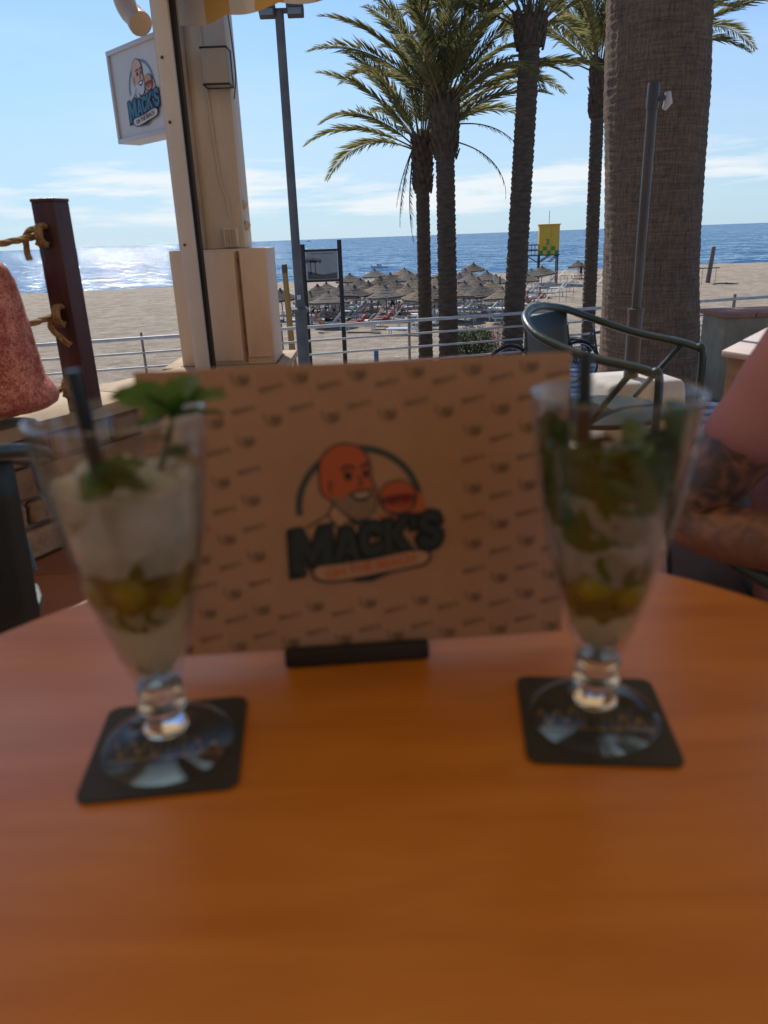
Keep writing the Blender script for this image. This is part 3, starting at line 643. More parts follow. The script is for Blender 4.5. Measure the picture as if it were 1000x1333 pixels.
menum = dict(ring=flat('print_grey_teal', (.05, .065, .06)), cream=flat('print_kraft_light', (.43, .255, .16)), dark=kdark, skin=kskin, skin2=flat('print_orange_hand', (.46, .13, .045)), beard=flat('print_kraft_beard', (.24, .15, .10)), white=flat('print_kraft_teeth', (.42, .30, .21)), bun=flat('print_red_bun', (.44, .10, .04)), patty=flat('print_patty_dark', (.14, .02, .015)), filling=flat('print_filling_dark', (.35, .07, .04)), teal=flat('print_black_teal', (.024, .038, .042)), text=flat('print_orange_text', (.47, .11, .04)))
lx = (at(476, 672, mc.y).x - mc.x); lz = at(476, 672, mc.y).z - ZB
make_logo(t, Matrix.Translation((lx, 0, lz)) @ KM, menum, .146, .00012)
mb = MB(); ncol, nrow = 15, 10
def place(polys, cx_, cz_, s_, ang=0):
    for p in polys:
        q = [KM @ Vector((cx_ + ((x - .48) * math.cos(ang) + (y - .5) * math.sin(ang)) * s_, cz_ - ((y - .5) * math.cos(ang) - (x - .48) * math.sin(ang)) * s_, .00005)) for x, y in p]
        mb.add(q, [tuple(range(len(q)))])
word = [[(x, y - .1) for x, y in p] for p in lets()]
facep = arcband(.46, .42, .36, .36, .07, 10, 200, 12) + [[(.30, .42), (.5, .36), (.72, .42), (.70, .62), (.5, .72), (.34, .6)]] + arcband(.55, .5, .26, .26, .06, -60, 90, 8)
for i in range(ncol):
    for j in range(nrow):
        xx = -MW / 2 + MW * (i + .55) / ncol; zz = mH * (j + .45) / nrow + (.004 if i % 2 else -.003)
        if abs(xx - lx) < .068 and abs(zz - lz) < .060: continue
        if (i + j) % 2: place(word, xx, zz, .0215, R(4))
        else: place(facep, xx, zz, .0185, R(-5))
me = bpy.data.meshes.new('printed_pattern'); me.from_pydata(mb.v, [], mb.f); me.update(); obj('printed_pattern', me, kbrown, t)
s0 = on(371, 868, T); s1 = on(558, 857, T); sc_ = (s0 + s1) / 2; sw_ = (s1 - s0).length
t = thing('menu_stand', 'small black slotted stand holding the kraft menu card', 'stand', (sc_.x, mc.y + (sc_.x - mc.x) * md_.y / md_.x, T), math.atan2(md_.y, md_.x))
blk = mat('black_plastic', (.014, .012, .011), (.02, .017, .015), 9, .5)
obj('front_rail', MB().box((0, -.0075, .0066), (sw_, .010, .0128)).mesh('front_rail', bevel=.0018), blk, t)
obj('back_rail', MB().box((0, .0125, .0066), (sw_, .016, .0128)).mesh('back_rail', bevel=.0018), blk, t)
obj('base', MB().box((0, .002, .0038), (sw_ - .01, .030, .0066)).mesh('base', bevel=.001), blk, t)

# ---- coasters
cost = mat('coaster_black', (.022, .019, .014), (.03, .026, .019), 20, .65); gold = mat('coaster_gold', (.33, .19, .05), None, rough=.5)
def coaster(corners, label, rz_extra=0):
    P = [on(x, y, T) for x, y in corners]; c = sum(P, Vector()) / 4
    ux = ((P[1] - P[0]) + (P[2] - P[3])); rz = math.atan2(ux.y, ux.x); S = (ux.length / 2 + ((P[0] - P[3]) + (P[1] - P[2])).length / 2) / 2
    t = thing('coaster', label, 'coaster', (c.x, c.y, T), rz, 'coasters under the drinks')
    q = []
    for k, (sx, sy) in enumerate(((1, 1), (-1, 1), (-1, -1), (1, -1))):
        for j in range(6):
            a = R(90 * k + 18 * j); q.append((sx * (S / 2 - .008) + .008 * math.cos(a), sy * (S / 2 - .008) + .008 * math.sin(a)))
    obj('card', MB().prism(q, .0004, .0020).mesh('card'), cost, t)
    pts = []
    for i in range(80):
        u = i / 79; x = -.036 + .072 * u; pts.append((x, -.004 + .0095 * math.sin(u * 44) * (1 - .4 * math.sin(u * 9)) + .004 * math.sin(u * 5), .00225))
    m2 = MB()
    for a, b in zip(pts[:-1], pts[1:]):
        m2.add([(a[0], a[1] - .0016, a[2]), (b[0], b[1] - .0016, b[2]), (b[0], b[1] + .0016, b[2]), (a[0], a[1] + .0016, a[2])], [(0, 1, 2, 3)])
    m2.add([(-.036, -.014, .00225), (.034, -.013, .00225), (.036, -.0115, .00225), (-.034, -.0125, .00225)], [(0, 1, 2, 3)])
    me = bpy.data.meshes.new('script_lettering'); me.from_pydata(m2.v, [], m2.f); me.update(); obj('script_lettering', me, gold, t)
    return c
cL = coaster(((150, 922), (318, 906), (306, 1032), (99, 1053)), 'dark coaster with gold script under the drink whose mint rises above its rim')
cR = coaster(((673, 881), (840, 885), (893, 1004), (694, 998)), 'dark coaster with gold script under the drink whose mint is packed below its rim')

# ---- the drinks
glassm = mat('clear_glass', (1, 1, 1), None, rough=.015, trans=1.0, ior=1.48)
OUT = [(.0400, .0005), (.0412, .0025), (.0402, .0042), (.0335, .0054), (.0220, .0076), (.0140, .0140), (.0108, .0220), (.0105, .0275), (.0148, .0315), (.0150, .0345), (.0112, .0380), (.0112, .0410), (.0140, .0440), (.0138, .0475), (.0122, .0510), (.0150, .0565), (.0205, .0710), (.0268, .0950), (.0330, .1200), (.0388, .1500), (.0432, .1800), (.0458, .2050), (.0470, .2220)]
INN = [(.0472, .2240), (.0460, .2246), (.0448, .2230), (.0443, .2050), (.0416, .1800), (.0372, .1500), (.0313, .1200), (.0250, .0950), (.0186, .0720), (.0120, .0600), (.0, .0575)]
def rad_in(z):
    P = sorted(((z_, r) for r, z_ in INN));
    for (z0, r0), (z1, r1) in zip(P[:-1], P[1:]):
        if z0 <= z <= z1: return r0 + (r1 - r0) * (z - z0) / (z1 - z0)
    return .04
icem = mat('crushed_ice', (.70, .70, .64), (.95, .95, .92), 60, .25, transl=.62, alpha=.80, bump=.9, bscale=75, bdist=.006)
liqm = mat('cloudy_mojito', (.86, .84, .62), (.93, .91, .74), 14, .2, transl=.62, alpha=.82, bump=.2, bscale=60, bdist=.003)
mintm = mat('mint_leaf', (.035, .10, .012), (.07, .16, .022), 60, .5, transl=.3, bump=.3, bscale=150, bdist=.002)
mintd = mat('mint_leaf_wet', (.022, .085, .014), (.042, .14, .024), 60, .35, transl=.18)
limem = mat('lime_rind', (.17, .15, .012), (.25, .20, .02), 80, .35, bump=.2); limep = mat('lime_pulp', (.40, .28, .04), (.52, .40, .08), 70, .3, trans=.2)
strawm = mat('black_straw', (.006, .008, .012), None, rough=.3)
def leaf_mesh(L=.03, W=.019, fold=.35, curl=.5, name='leaf'):
    vs_, fs_ = [], []; n = 9
    for i in range(n + 1):
        u = i / n; hw = W / 2 * (math.sin(math.pi * min(1, u * .96 + .03)) ** .75) * (1 + .06 * (-1) ** i)
        x = L * u; z = -curl * L * u * u * .5
        for s_ in (-1, -.5, 0, .5, 1): vs_.append((x - abs(s_) * .10 * L * (1 - u), s_ * hw, z + abs(s_) * hw * fold + .0006 * math.sin(i * 2.1 + s_ * 3)))
    for i in range(n):
        for j in range(4): k = i * 5 + j; fs_.append((k, k + 5, k + 6, k + 1))
    me = bpy.data.meshes.new(name); me.from_pydata(vs_, [], fs_); me.update()
    for p in me.polygons: p.use_smooth = True
    return me
def leaf_at(parent, p, direction, roll, me, m, s=1.0):
    q = Vector(direction).normalized().to_track_quat('X', 'Z').to_matrix().to_4x4() @ Matrix.Rotation(roll, 4, 'X') @ Matrix.Scale(s, 4)
    global LEAF_M
    o = obj('leaf', me, m, parent); LEAF_M = Matrix.Translation(p) @ q; o.matrix_local = LEAF_M; return o
LMESH = [leaf_mesh(.034, .023, .3, .5), leaf_mesh(.028, .019, .45, .9), leaf_mesh(.024, .017, .2, .2)]
for q in LMESH: q.materials.append(mintm)
LWET = [leaf_mesh(.034, .024, .25, .7), leaf_mesh(.027, .02, .3, 1.0)]
for q in LWET: q.materials.append(mintd)
def wedge(R_=.024, ang=70, L=.026):
    # lime wedge: rind arc swept along a length, pulp faces inside
    vr, fr2, vp, fp = [], [], [], []
    n = 8
    for k, zz in enumerate((-L / 2, -L / 4, 0, L / 4, L / 2)):
        rr = R_ * (1 - .35 * (abs(zz) / (L / 2)) ** 2)
        for i in range(n + 1):
            a = R(-ang / 2 + ang * i / n); vr.append((rr * math.cos(a), rr * math.sin(a), zz))
    for k in range(4):
        for i in range(n): b = k * (n + 1) + i; fr2.append((b, b + 1, b + n + 2, b + n + 1))
    for sgn in (-1, 1):
        o = len(vp); a = R(sgn * ang / 2)
        for zz in (-L / 2, -L / 4, 0, L / 4, L / 2):
            rr = R_ * (1 - .35 * (abs(zz) / (L / 2)) ** 2) - .0004; vp += [(0.001, 0, zz * .8), (rr * math.cos(a), rr * math.sin(a), zz)]
        for k in range(4): b = o + 2 * k; fp.append((b, b + 1, b + 3, b + 2))
    a = bpy.data.meshes.new('rind'); a.from_pydata(vr, [], fr2); a.update(); b = bpy.data.meshes.new('pulp'); b.from_pydata(vp, [], fp); b.update()
    for p in a.polygons: p.use_smooth = True
    return a, b
def keep_inside(o, zoff=0.0):
    # press a leaf against the inner wall of the glass instead of through it
    me = o.data.copy(); o.data = me; M = LEAF_M.copy(); Mi = M.inverted()
    for v in me.vertices:
        p = M @ v.co; r_ = math.hypot(p.x, p.y); lim = rad_in(max(.06, min(.2, p.z + zoff))) - .0011
        if r_ > lim: p.x *= lim / r_; p.y *= lim / r_
        v.co = Mi @ p
def lime(loc, rot, label, s=1.0):
    a, b = wedge(); t = thing('lime_wedge', label, 'lime', loc); t.rotation_euler = rot; t.scale = (s, s, s)
    obj('rind', a, limem, t); obj('pulp', b, limep, t)
def thin_glass(name='thin_bowl_glass', f0=.06, f1=.75, pw=3.0):
    m = bpy.data.materials.new(name); m.use_nodes = True; t = m.node_tree; t.nodes.remove(t.nodes['Principled BSDF']); o = t.nodes['Material Output']
    tr = t.nodes.new('ShaderNodeBsdfTransparent'); tr.inputs[0].default_value = (.93, .94, .93, 1); gl = t.nodes.new('ShaderNodeBsdfGlossy'); gl.inputs['Roughness'].default_value = .03
    fr = t.nodes.new('ShaderNodeLayerWeight'); fr.inputs[0].default_value = .5; mx = t.nodes.new('ShaderNodeMixShader')
    sch = MA('ADD', MA('MULTIPLY', MA('POWER', fr.outputs['Facing'], pw, nt=t), f1, nt=t), f0, nt=t); t.links.new(sch, mx.inputs[0]); t.links.new(tr.outputs[0], mx.inputs[1]); t.links.new(gl.outputs[0], mx.inputs[2]); t.links.new(mx.outputs[0], o.inputs[0]); return m
bowlm = thin_glass(); footm = thin_glass('foot_glass', .006, .7, 4.5)
def drink(c, rz, which, fill, mid, gap=lambda z: .0018):
    base = Vector((c.x, c.y, T + .0021))
    g = thing('drinking_glass', 'footed clear cocktail glass with %s' % which, 'glass', base, rz, 'cocktail glasses on the round table')
    k = 15
    obj('foot', MB().lathe([(0, .0005)] + OUT[:6] + [(0, OUT[5][1] + .0002)], 64).mesh('foot', smooth=True, angle=80), footm, g)
    obj('stem', MB().lathe([(0, OUT[5][1] + .0006), (OUT[5][0], OUT[5][1] + .0006)] + OUT[6:k] + [(0, OUT[k - 1][1] + .0002)], 48).mesh('stem', smooth=True, angle=80), glassm, g)
    obj('bowl', MB().lathe([(0, OUT[k - 1][1] + .0008)] + [(OUT[k - 1][0], OUT[k - 1][1] + .0008)] + OUT[k:] + INN, 64).mesh('bowl', smooth=True, angle=80), bowlm, g)
    t = thing('cocktail', 'pale icy mojito filling the glass with %s' % which, 'drink', base, rz, 'mojitos in the glasses')
    zs = [.0585 + (mid - .0585) * i / 8 for i in range(9)]
    obj('liquid', MB().lathe([(0, zs[0])] + [(max(.004, rad_in(z) - .0012), z) for z in zs] + [(0, mid)], 40).mesh('liquid', smooth=True), liqm, t)
    zs = [mid + .0006 + (fill - mid) * i / 9 for i in range(10)]
    mbi = MB().lathe([(0, zs[0])] + [(rad_in(z) - gap(z), z) for z in zs] + [(rad_in(fill) * .6, fill + .003), (0, fill + .004)], 40, jit=lambda a, z: -.02 + .02 * noise.noise(Vector((math.cos(a) * 4, math.sin(a) * 4, z * 120))))
    obj('crushed_ice', mbi.mesh('crushed_ice', smooth=True), icem, t)
    # crushed lime and mint caught between the ice and the liquid
    vs_, fs_ = [], []; n_ = 72
    for j in range(n_):
        a = 2 * math.pi * j / n_; top_ = mid + .017 + .007 * noise.noise(Vector((math.cos(a) * 2.2, math.sin(a) * 2.2, fill * 50))); bot_ = mid - .004 + .006 * noise.noise(Vector((math.cos(a) * 2.6, math.sin(a) * 2.6, 9)))
        for z in (bot_, (bot_ * 2 + top_) / 3, (bot_ + 2 * top_) / 3, top_): r_ = rad_in(z) - .0007; vs_.append((r_ * math.cos(a), r_ * math.sin(a), z))
    for j in range(n_):
        j2 = (j + 1) % n_
        for i in range(3): fs_.append((j * 4 + i, j2 * 4 + i, j2 * 4 + i + 1, j * 4 + i + 1))
    obj('muddled_lime', MB().add(vs_, fs_).mesh('muddled_lime', smooth=True), mat('muddled_lime', (.36, .27, .04), (.06, .085, .015), 75, .3, transl=.5, alpha=.74, lo=.42, hi=.62), t)
    lump = MB(); rnd = random.Random(int(fill * 1e5))
    for i in range(46):
        a = rnd.random() * 6.283; rr = rad_in(fill) * .84 * math.sqrt(rnd.random()); s_ = rnd.uniform(.005, .010)
        lump.box((rr * math.cos(a), rr * math.sin(a), fill + rnd.uniform(-.001, .005)), (s_, s_ * rnd.uniform(.6, 1), s_ * rnd.uniform(.5, 1)), Matrix.Rotation(rnd.random() * 3, 3, Vector((rnd.random(), rnd.random(), rnd.random() + .1)).normalized()))
    tag(obj('ice_chips', lump.mesh('ice_chips', bevel=.0012, seg=1), icem, t), kind='stuff')
    return base
OUT = [(r, z * .955) for r, z in OUT]; INN = [(r, z * .955) for r, z in INN]
bL = drink(cL, .3, 'a mint sprig above its rim', .176, .112)
bR = drink(cR, 1.2, 'mint leaves pressed below its rim', .160, .085)
def wall_pt(base, z, ang, inset=.003):
    r_ = rad_in(z) - inset; return base + Vector((r_ * math.cos(ang), r_ * math.sin(ang), z))
# straws
def straw(p0, p1, label):
    o = tag(obj('drinking_straw', MB().tube([Vector((0, 0, 0)), (p1 - p0) * .5, p1 - p0], .0041, 14).mesh('drinking_straw', smooth=True), strawm, None, p0), label, 'straw', 'black straws')
pb = bL + Vector((-.010, .004, .10)); ptop = at(94, 482, bL.y + .004); straw(pb + (bL + Vector((-.028, .004, .17)) - pb) * 0.0, ptop, 'black straw leaning in the drink with mint above its rim')
pb = bR + Vector((-.014, .0, .075)); ptop = at(763, 458, bR.y + .02); straw(pb, ptop, 'black straw standing in the drink with mint packed below its rim')
# mint sprig standing out of the left glass
ms = bL + Vector((.012, .008, .168))
t = thing('mint_sprig', 'green mint sprig standing above the rim of the glass', 'mint', ms)
tp = at(228, 527, bL.y + .012) - ms
obj('stem', MB().tube(smooth_path([(0, 0, 0), (tp * .5 + Vector((.001, 0, .0))), tp], 5), .0016, 8).mesh('stem', smooth=True), mintm, t)
for k, (d, s_) in enumerate((((-1, -.25, .42), 1.0), ((-.8, .4, .75), .9), ((1, -.1, .12), 1.15), ((.85, .5, .25), .9), ((-.35, -.8, .3), .85), ((.2, -.6, .75), .8), ((.1, .7, .5), .9), ((-.9, -.3, -.05), .8))):
    leaf_at(t, tp + Vector((0, 0, -.003 * (k % 3))), d, (k * .7) % 1.2 - .6, LMESH[k % 3], None, s_)
for k, (d, zf) in enumerate((((.6, -.5, .1), .45), ((-.5, -.6, .2), .6))): leaf_at(t, tp * zf, d, .3, LMESH[2], None, .8)
t = thing('mint_sprig', 'dark wet mint leaves lying on the ice beside the straw', 'mint', bL + Vector((-.012, -.010, .178)))
obj('stem', MB().tube([(0, 0, -.01), (.006, -.01, .006)], .0013, 6).mesh('stem'), mintd, t)
for k, d in enumerate(((.9, -.3, .35), (.2, -.9, .3), (-.5, -.7, -.5), (.7, .4, .5), (.9, -.6, -.1))): leaf_at(t, Vector((.005, -.008, .004)), d, k * .5 - 1, LWET[k % 2], None, .9)
# limes and muddled mint round the waist of the left drink
for k, a in enumerate((-140, -95, -50, -10)):
    p = wall_pt(bL, .121 + .004 * (k % 2), R(a), .0218)
    lime(p, (R(75 + 12 * k), R(20 * k), R(a + 20)), 'lime wedge in the glass with the tall sprig, %s' % ('beside its straw side', 'at the front of the glass', 'between two other wedges', 'on the menu side')[k], 1.0)
def leaves_in(base, label, spots, n0):
    t = thing('mint_leaves', label, 'mint', base)
    for k, (z, a, d) in enumerate(spots):
        r_ = rad_in(z) - .0022; p = Vector((r_ * math.cos(R(a)), r_ * math.sin(R(a)), z)); tang = Vector((-math.sin(R(a)), math.cos(R(a)), d))
        keep_inside(leaf_at(t, p - tang.normalized() * .012, tang, R(90), LWET[k % 2], None, .95))
leaves_in(bL, 'dark muddled mint leaves pressed against the waist of the glass', [(.108, -130, .3), (.104, -105, -.1), (.104, -80, .2), (.107, -50, .4), (.132, -62, .5), (.110, -150, .1)], 0)
# packed mint in the right glass
t = thing('mint_bunch', 'thick bunch of dark mint leaves packed in the upper glass', 'mint', bR)
rnd = random.Random(5)
for k in range(64):
    a = rnd.uniform(-225, 45); z = rnd.uniform(.146, .184) - .008 * math.sin(R(a) * 2.3); r_ = rad_in(z) - .0025 - rnd.random() * .008
    p = Vector((r_ * math.cos(R(a)), r_ * math.sin(R(a)), z)); tang = Vector((-math.sin(R(a)), math.cos(R(a)), rnd.uniform(-.7, .7))) * rnd.choice((-1, 1))
    keep_inside(leaf_at(t, p - tang.normalized() * .014, tang, R(90) + rnd.uniform(-.5, .5), LWET[k % 2], None, rnd.uniform(1.0, 1.35)))
for k in range(26):
    a = rnd.uniform(0, 360); r_ = rnd.random() * .026; keep_inside(leaf_at(t, Vector((r_ * math.cos(R(a)), r_ * math.sin(R(a)), rnd.uniform(.166, .186))), (math.cos(R(a)), math.sin(R(a)), rnd.uniform(-.1, .5)), rnd.uniform(-.6, .6), LWET[k % 2], None, .9))
for k, (a, z) in enumerate(((-118, .110), (-70, .106))):
    lime(wall_pt(bR, z, R(a), .0175), (R(60 + 40 * k), R(30), R(a)), ('lime wedge by the straw foot in the packed mint drink', 'lime wedge away from the straw in the packed mint drink')[k], .9)
leaves_in(bR, 'curled dark mint leaves below the ice in the packed drink', [(.140, -120, .8), (.118, -95, -.6), (.112, -60, .1), (.118, -40, .5)], 0)

# ================================================================== CHAIRS
def make_chair(label, loc, rz):
    t = thing('tub_chair', label, 'chair', loc, rz, 'green tub chairs')
    r = .017
    pts = [(.30, -.285, .645), (.22, -.29, .662), (.02, -.29, .69), (-.16, -.265, .735), (-.26, -.19, .775), (-.305, -.08, .795), (-.31, 0, .80)]
    pts = pts + [(x, -y, z) for x, y, z in pts[-2::-1]]
    obj('arm_rail', MB().tube(smooth_path(pts, 6), r, 12, flat=.8).mesh('arm_rail', smooth=True), green, t)
    for s_ in (-1, 1):
        obj('leg', MB().tube(smooth_path([(.30, s_ * .285, .645), (.325, s_ * .285, .625), (.325, s_ * .283, .4), (.31, s_ * .27, .004)], 5), r * .95, 10).mesh('leg', smooth=True), green, t)
        obj('leg', MB().tube(smooth_path([(-.20, s_ * .20, .455), (-.25, s_ * .215, .25), (-.30, s_ * .23, .004)], 5), r * .95, 10).mesh('leg', smooth=True), green, t)
        obj('brace', MB().tube(smooth_path([(.235, s_ * .29, .655), (.20, s_ * .285, .62), (.05, s_ * .262, .46)], 5), r * .85, 10, flat=.8).mesh('brace', smooth=True), green, t)
    vs_, fs_ = [], []; n = 14
    for k, (z, off) in enumerate(((.40, .055), (.55, .03), (.70, .012), (.775, .004))):
        for i in range(n + 1):
            y = -.19 + .38 * i / n; x = -.305 + off + .95 * y * y
            vs_.append((x, y, z))
    for k in range(3):
        for i in range(n): b = k * (n + 1) + i; fs_.append((b, b + 1, b + n + 2, b + n + 1))
    me = MB().add(vs_, fs_).mesh('back_panel', smooth=True); o = obj('back_panel', me, greenp, t)
    sl = o.modifiers.new('thickness', 'SOLIDIFY'); sl.thickness = .006
    q = [(.25 * math.cos(R(a)) * (1.08 if math.cos(R(a)) > 0 else .95), .255 * math.sin(R(a))) for a in range(0, 360, 12)]
    obj('seat', MB().prism(q, .443, .462).mesh('seat', bevel=.006), greenp, t)
    return t
Nc = on(845, 487, .65); Fc = on(912, 449, .65); mid_ = (Nc + Fc) / 2; v = (Fc - Nc).normalized(); face = Vector((v.y, -v.x, 0)); hd = math.atan2(face.y, face.x)
cpos = mid_ - face * .24
make_chair('empty dark green tub chair in front of the thick palm', (cpos.x, cpos.y, 0), hd).scale = (.80, .97, 1)
make_chair('dark green tub chair beside the stone wall, seen from its back panel', (-.855, 1.12, 0), R(132))
PCH = Vector((.72, .95, 0)); PHD = R(-42)
make_chair('dark green tub chair with a person in pink sitting in it', PCH, PHD).scale = (1, 1, .905)

# ---- parasol pole in its white block, boxes on the right
bp_ = at(822, 480, 3.55); tpz = at(845, 108, 3.55)
t = thing('parasol_pole', 'bare grey parasol pole with a thicker sleeve and a knob on top', 'pole', (bp_.x, 3.55, .382))
gm = mat('grey_metal', (.10, .09, .085), (.065, .058, .055), 3, .42, metal=.3)
hp = tpz.z - .382
zs_ = at(815, 408, 3.55).z - .382
obj('shaft', MB().lathe([(.021, .0), (.021, hp - .1), (.025, hp - .098), (.025, hp - .01), (.022, hp)], 20).mesh('shaft', smooth=True), gm, t)
obj('sleeve', MB().lathe([(.0225, 0), (.034, .0), (.034, zs_), (.037, zs_ + .002), (.037, zs_ + .02), (.0225, zs_ + .022)], 20).mesh('sleeve', smooth=True), gm, t)
kn = obj('knob', MB().tube([(.025, 0, hp - .06), (.06, 0, hp - .055)], .010).mesh('knob', smooth=True), gm, t)
obj('knob_cap', MB().tube([(.052, 0, hp - .10), (.066, 0, hp - .075), (.062, 0, hp - .035)], [.01, .018, .012], 12).mesh('knob_cap', smooth=True), mat('pale_plastic', (.55, .53, .5), None, rough=.35), kn)
t = thing('base_block', 'white concrete block holding the grey parasol pole', 'base', (bp_.x + .02, 3.58, 0), R(8))
obj('block', MB().box((0, 0, .190), (.44, .40, .380), taper=.84).mesh('block', bevel=.03, seg=3), mat('white_concrete', (.62, .58, .52), (.52, .48, .43), 6, .85, bump=.3), t)
bzt = .62; A_ = on(940, 456, bzt); B_ = on(1012, 419, bzt); C_ = on(1008, 466, bzt)
t = thing('service_cupboard', 'tan wooden cupboard with a pale overhanging lid behind the pink shirt', 'cupboard', (A_.x, A_.y, 0))
D_ = B_ + C_ - A_; q = [(p.x - A_.x, p.y - A_.y) for p in (A_, C_, D_, B_)]
def inset(poly, d):
    c = sum((Vector(p) for p in poly), Vector((0, 0))) / len(poly); return [tuple(Vector(p) + (c - Vector(p)).normalized() * d) for p in poly]
obj('lid', MB().prism(q, bzt - .022, bzt).mesh('lid', bevel=.003), mat('pink_white_board', (.58, .49, .44), (.52, .43, .38), 5, .6), t)
obj('body', MB().prism(inset(q, .05), 0, bzt - .023).mesh('body'), mat('tan_board', (.40, .27, .14), (.32, .21, .10), 4, .7, stretch=(1, 1, 8)), t)

# ================================================================== PEOPLE ON THE TERRACE
skin_t = mat('tanned_skin', (.36, .17, .105), (.30, .135, .08), 30, .5, bump=.15, bscale=200, sss=.15, bdist=.003)
def tattoo_material():
    m = bpy.data.materials.new('tattooed_skin'); m.use_nodes = True; t = m.node_tree; b = t.nodes['Principled BSDF']; b.inputs['Roughness'].default_value = .5
    tx = t.nodes.new('ShaderNodeTexCoord')
    n1 = t.nodes.new('ShaderNodeTexNoise'); n1.inputs['Scale'].default_value = 26; n1.inputs['Detail'].default_value = 5; n1.inputs['Distortion'].default_value = 1.6; t.links.new(tx.outputs['Object'], n1.inputs['Vector'])
    cr_ = t.nodes.new('ShaderNodeValToRGB'); cr_.color_ramp.elements[0].position = .40; cr_.color_ramp.elements[1].position = .66
    cr_.color_ramp.elements[0].color = (.045, .030, .028, 1); cr_.color_ramp.elements[1].color = (.27, .115, .07, 1); t.links.new(n1.outputs[0], cr_.inputs[0])
    # the tattooed sleeve covers the right arm above the elbow
    sp = t.nodes.new('ShaderNodeSeparateXYZ'); t.links.new(tx.outputs['Object'], sp.inputs[0])
    mr = t.nodes.new('ShaderNodeMapRange'); mr.inputs[1].default_value = -.20; mr.inputs[2].default_value = -.215; t.links.new(sp.outputs[1], mr.inputs[0])
    mz = t.nodes.new('ShaderNodeMapRange'); mz.inputs[1].default_value = .64; mz.inputs[2].default_value = .74; t.links.new(sp.outputs[2], mz.inputs[0])
    k = MA('MULTIPLY', mr.outputs[0], MA('ADD', MA('MULTIPLY', mz.outputs[0], .85, nt=t), .1, nt=t), nt=t)
    mx = t.nodes.new('ShaderNodeMix'); mx.data_type = 'RGBA'; t.links.new(k, mx.inputs[0]); mx.inputs[6].default_value = (.30, .125, .075, 1); t.links.new(cr_.outputs[0], mx.inputs[7]); t.links.new(mx.outputs[2], b.inputs['Base Color'])
    n2 = t.nodes.new('ShaderNodeTexNoise'); n2.inputs['Scale'].default_value = 160; t.links.new(tx.outputs['Object'], n2.inputs['Vector'])
    bp = t.nodes.new('ShaderNodeBump'); bp.inputs['Strength'].default_value = .3; bp.inputs['Distance'].default_value = .003; t.links.new(n2.outputs[0], bp.inputs['Height']); t.links.new(bp.outputs[0], b.inputs['Normal'])
    return m
def hand(V, E, Rd, iw, wr, d, side):
    """palm and five separate fingers from wrist vertex iw, pointing along d"""
    d = Vector(d).normalized(); up = Vector((0, 0, 1)); sd_ = d.cross(up).normalized() * side; dn = -up
    def add(p, r, par): V.append(p); Rd.append(r); E.append((par, len(V) - 1)); return len(V) - 1
    p1 = add(wr + d * .045, (.026), iw); p2 = add(wr + d * .085, (.024), p1)
    for k, (o, L) in enumerate(((-.03, .07), (-.01, .08), (.012, .075), (.032, .058))):
        a = add(wr + d * .095 + sd_ * o, .0095, p2); b = add(wr + d * (.095 + L * .5) + sd_ * o * 1.1 + dn * .006, .0088, a); add(wr + d * (.095 + L) + sd_ * o * 1.1 + dn * .022, .0078, b)
    a = add(wr + d * .05 - sd_ * .035 + dn * .004, .011, p1); b = add(wr + d * .085 - sd_ * .05 + dn * .01, .0095, a)
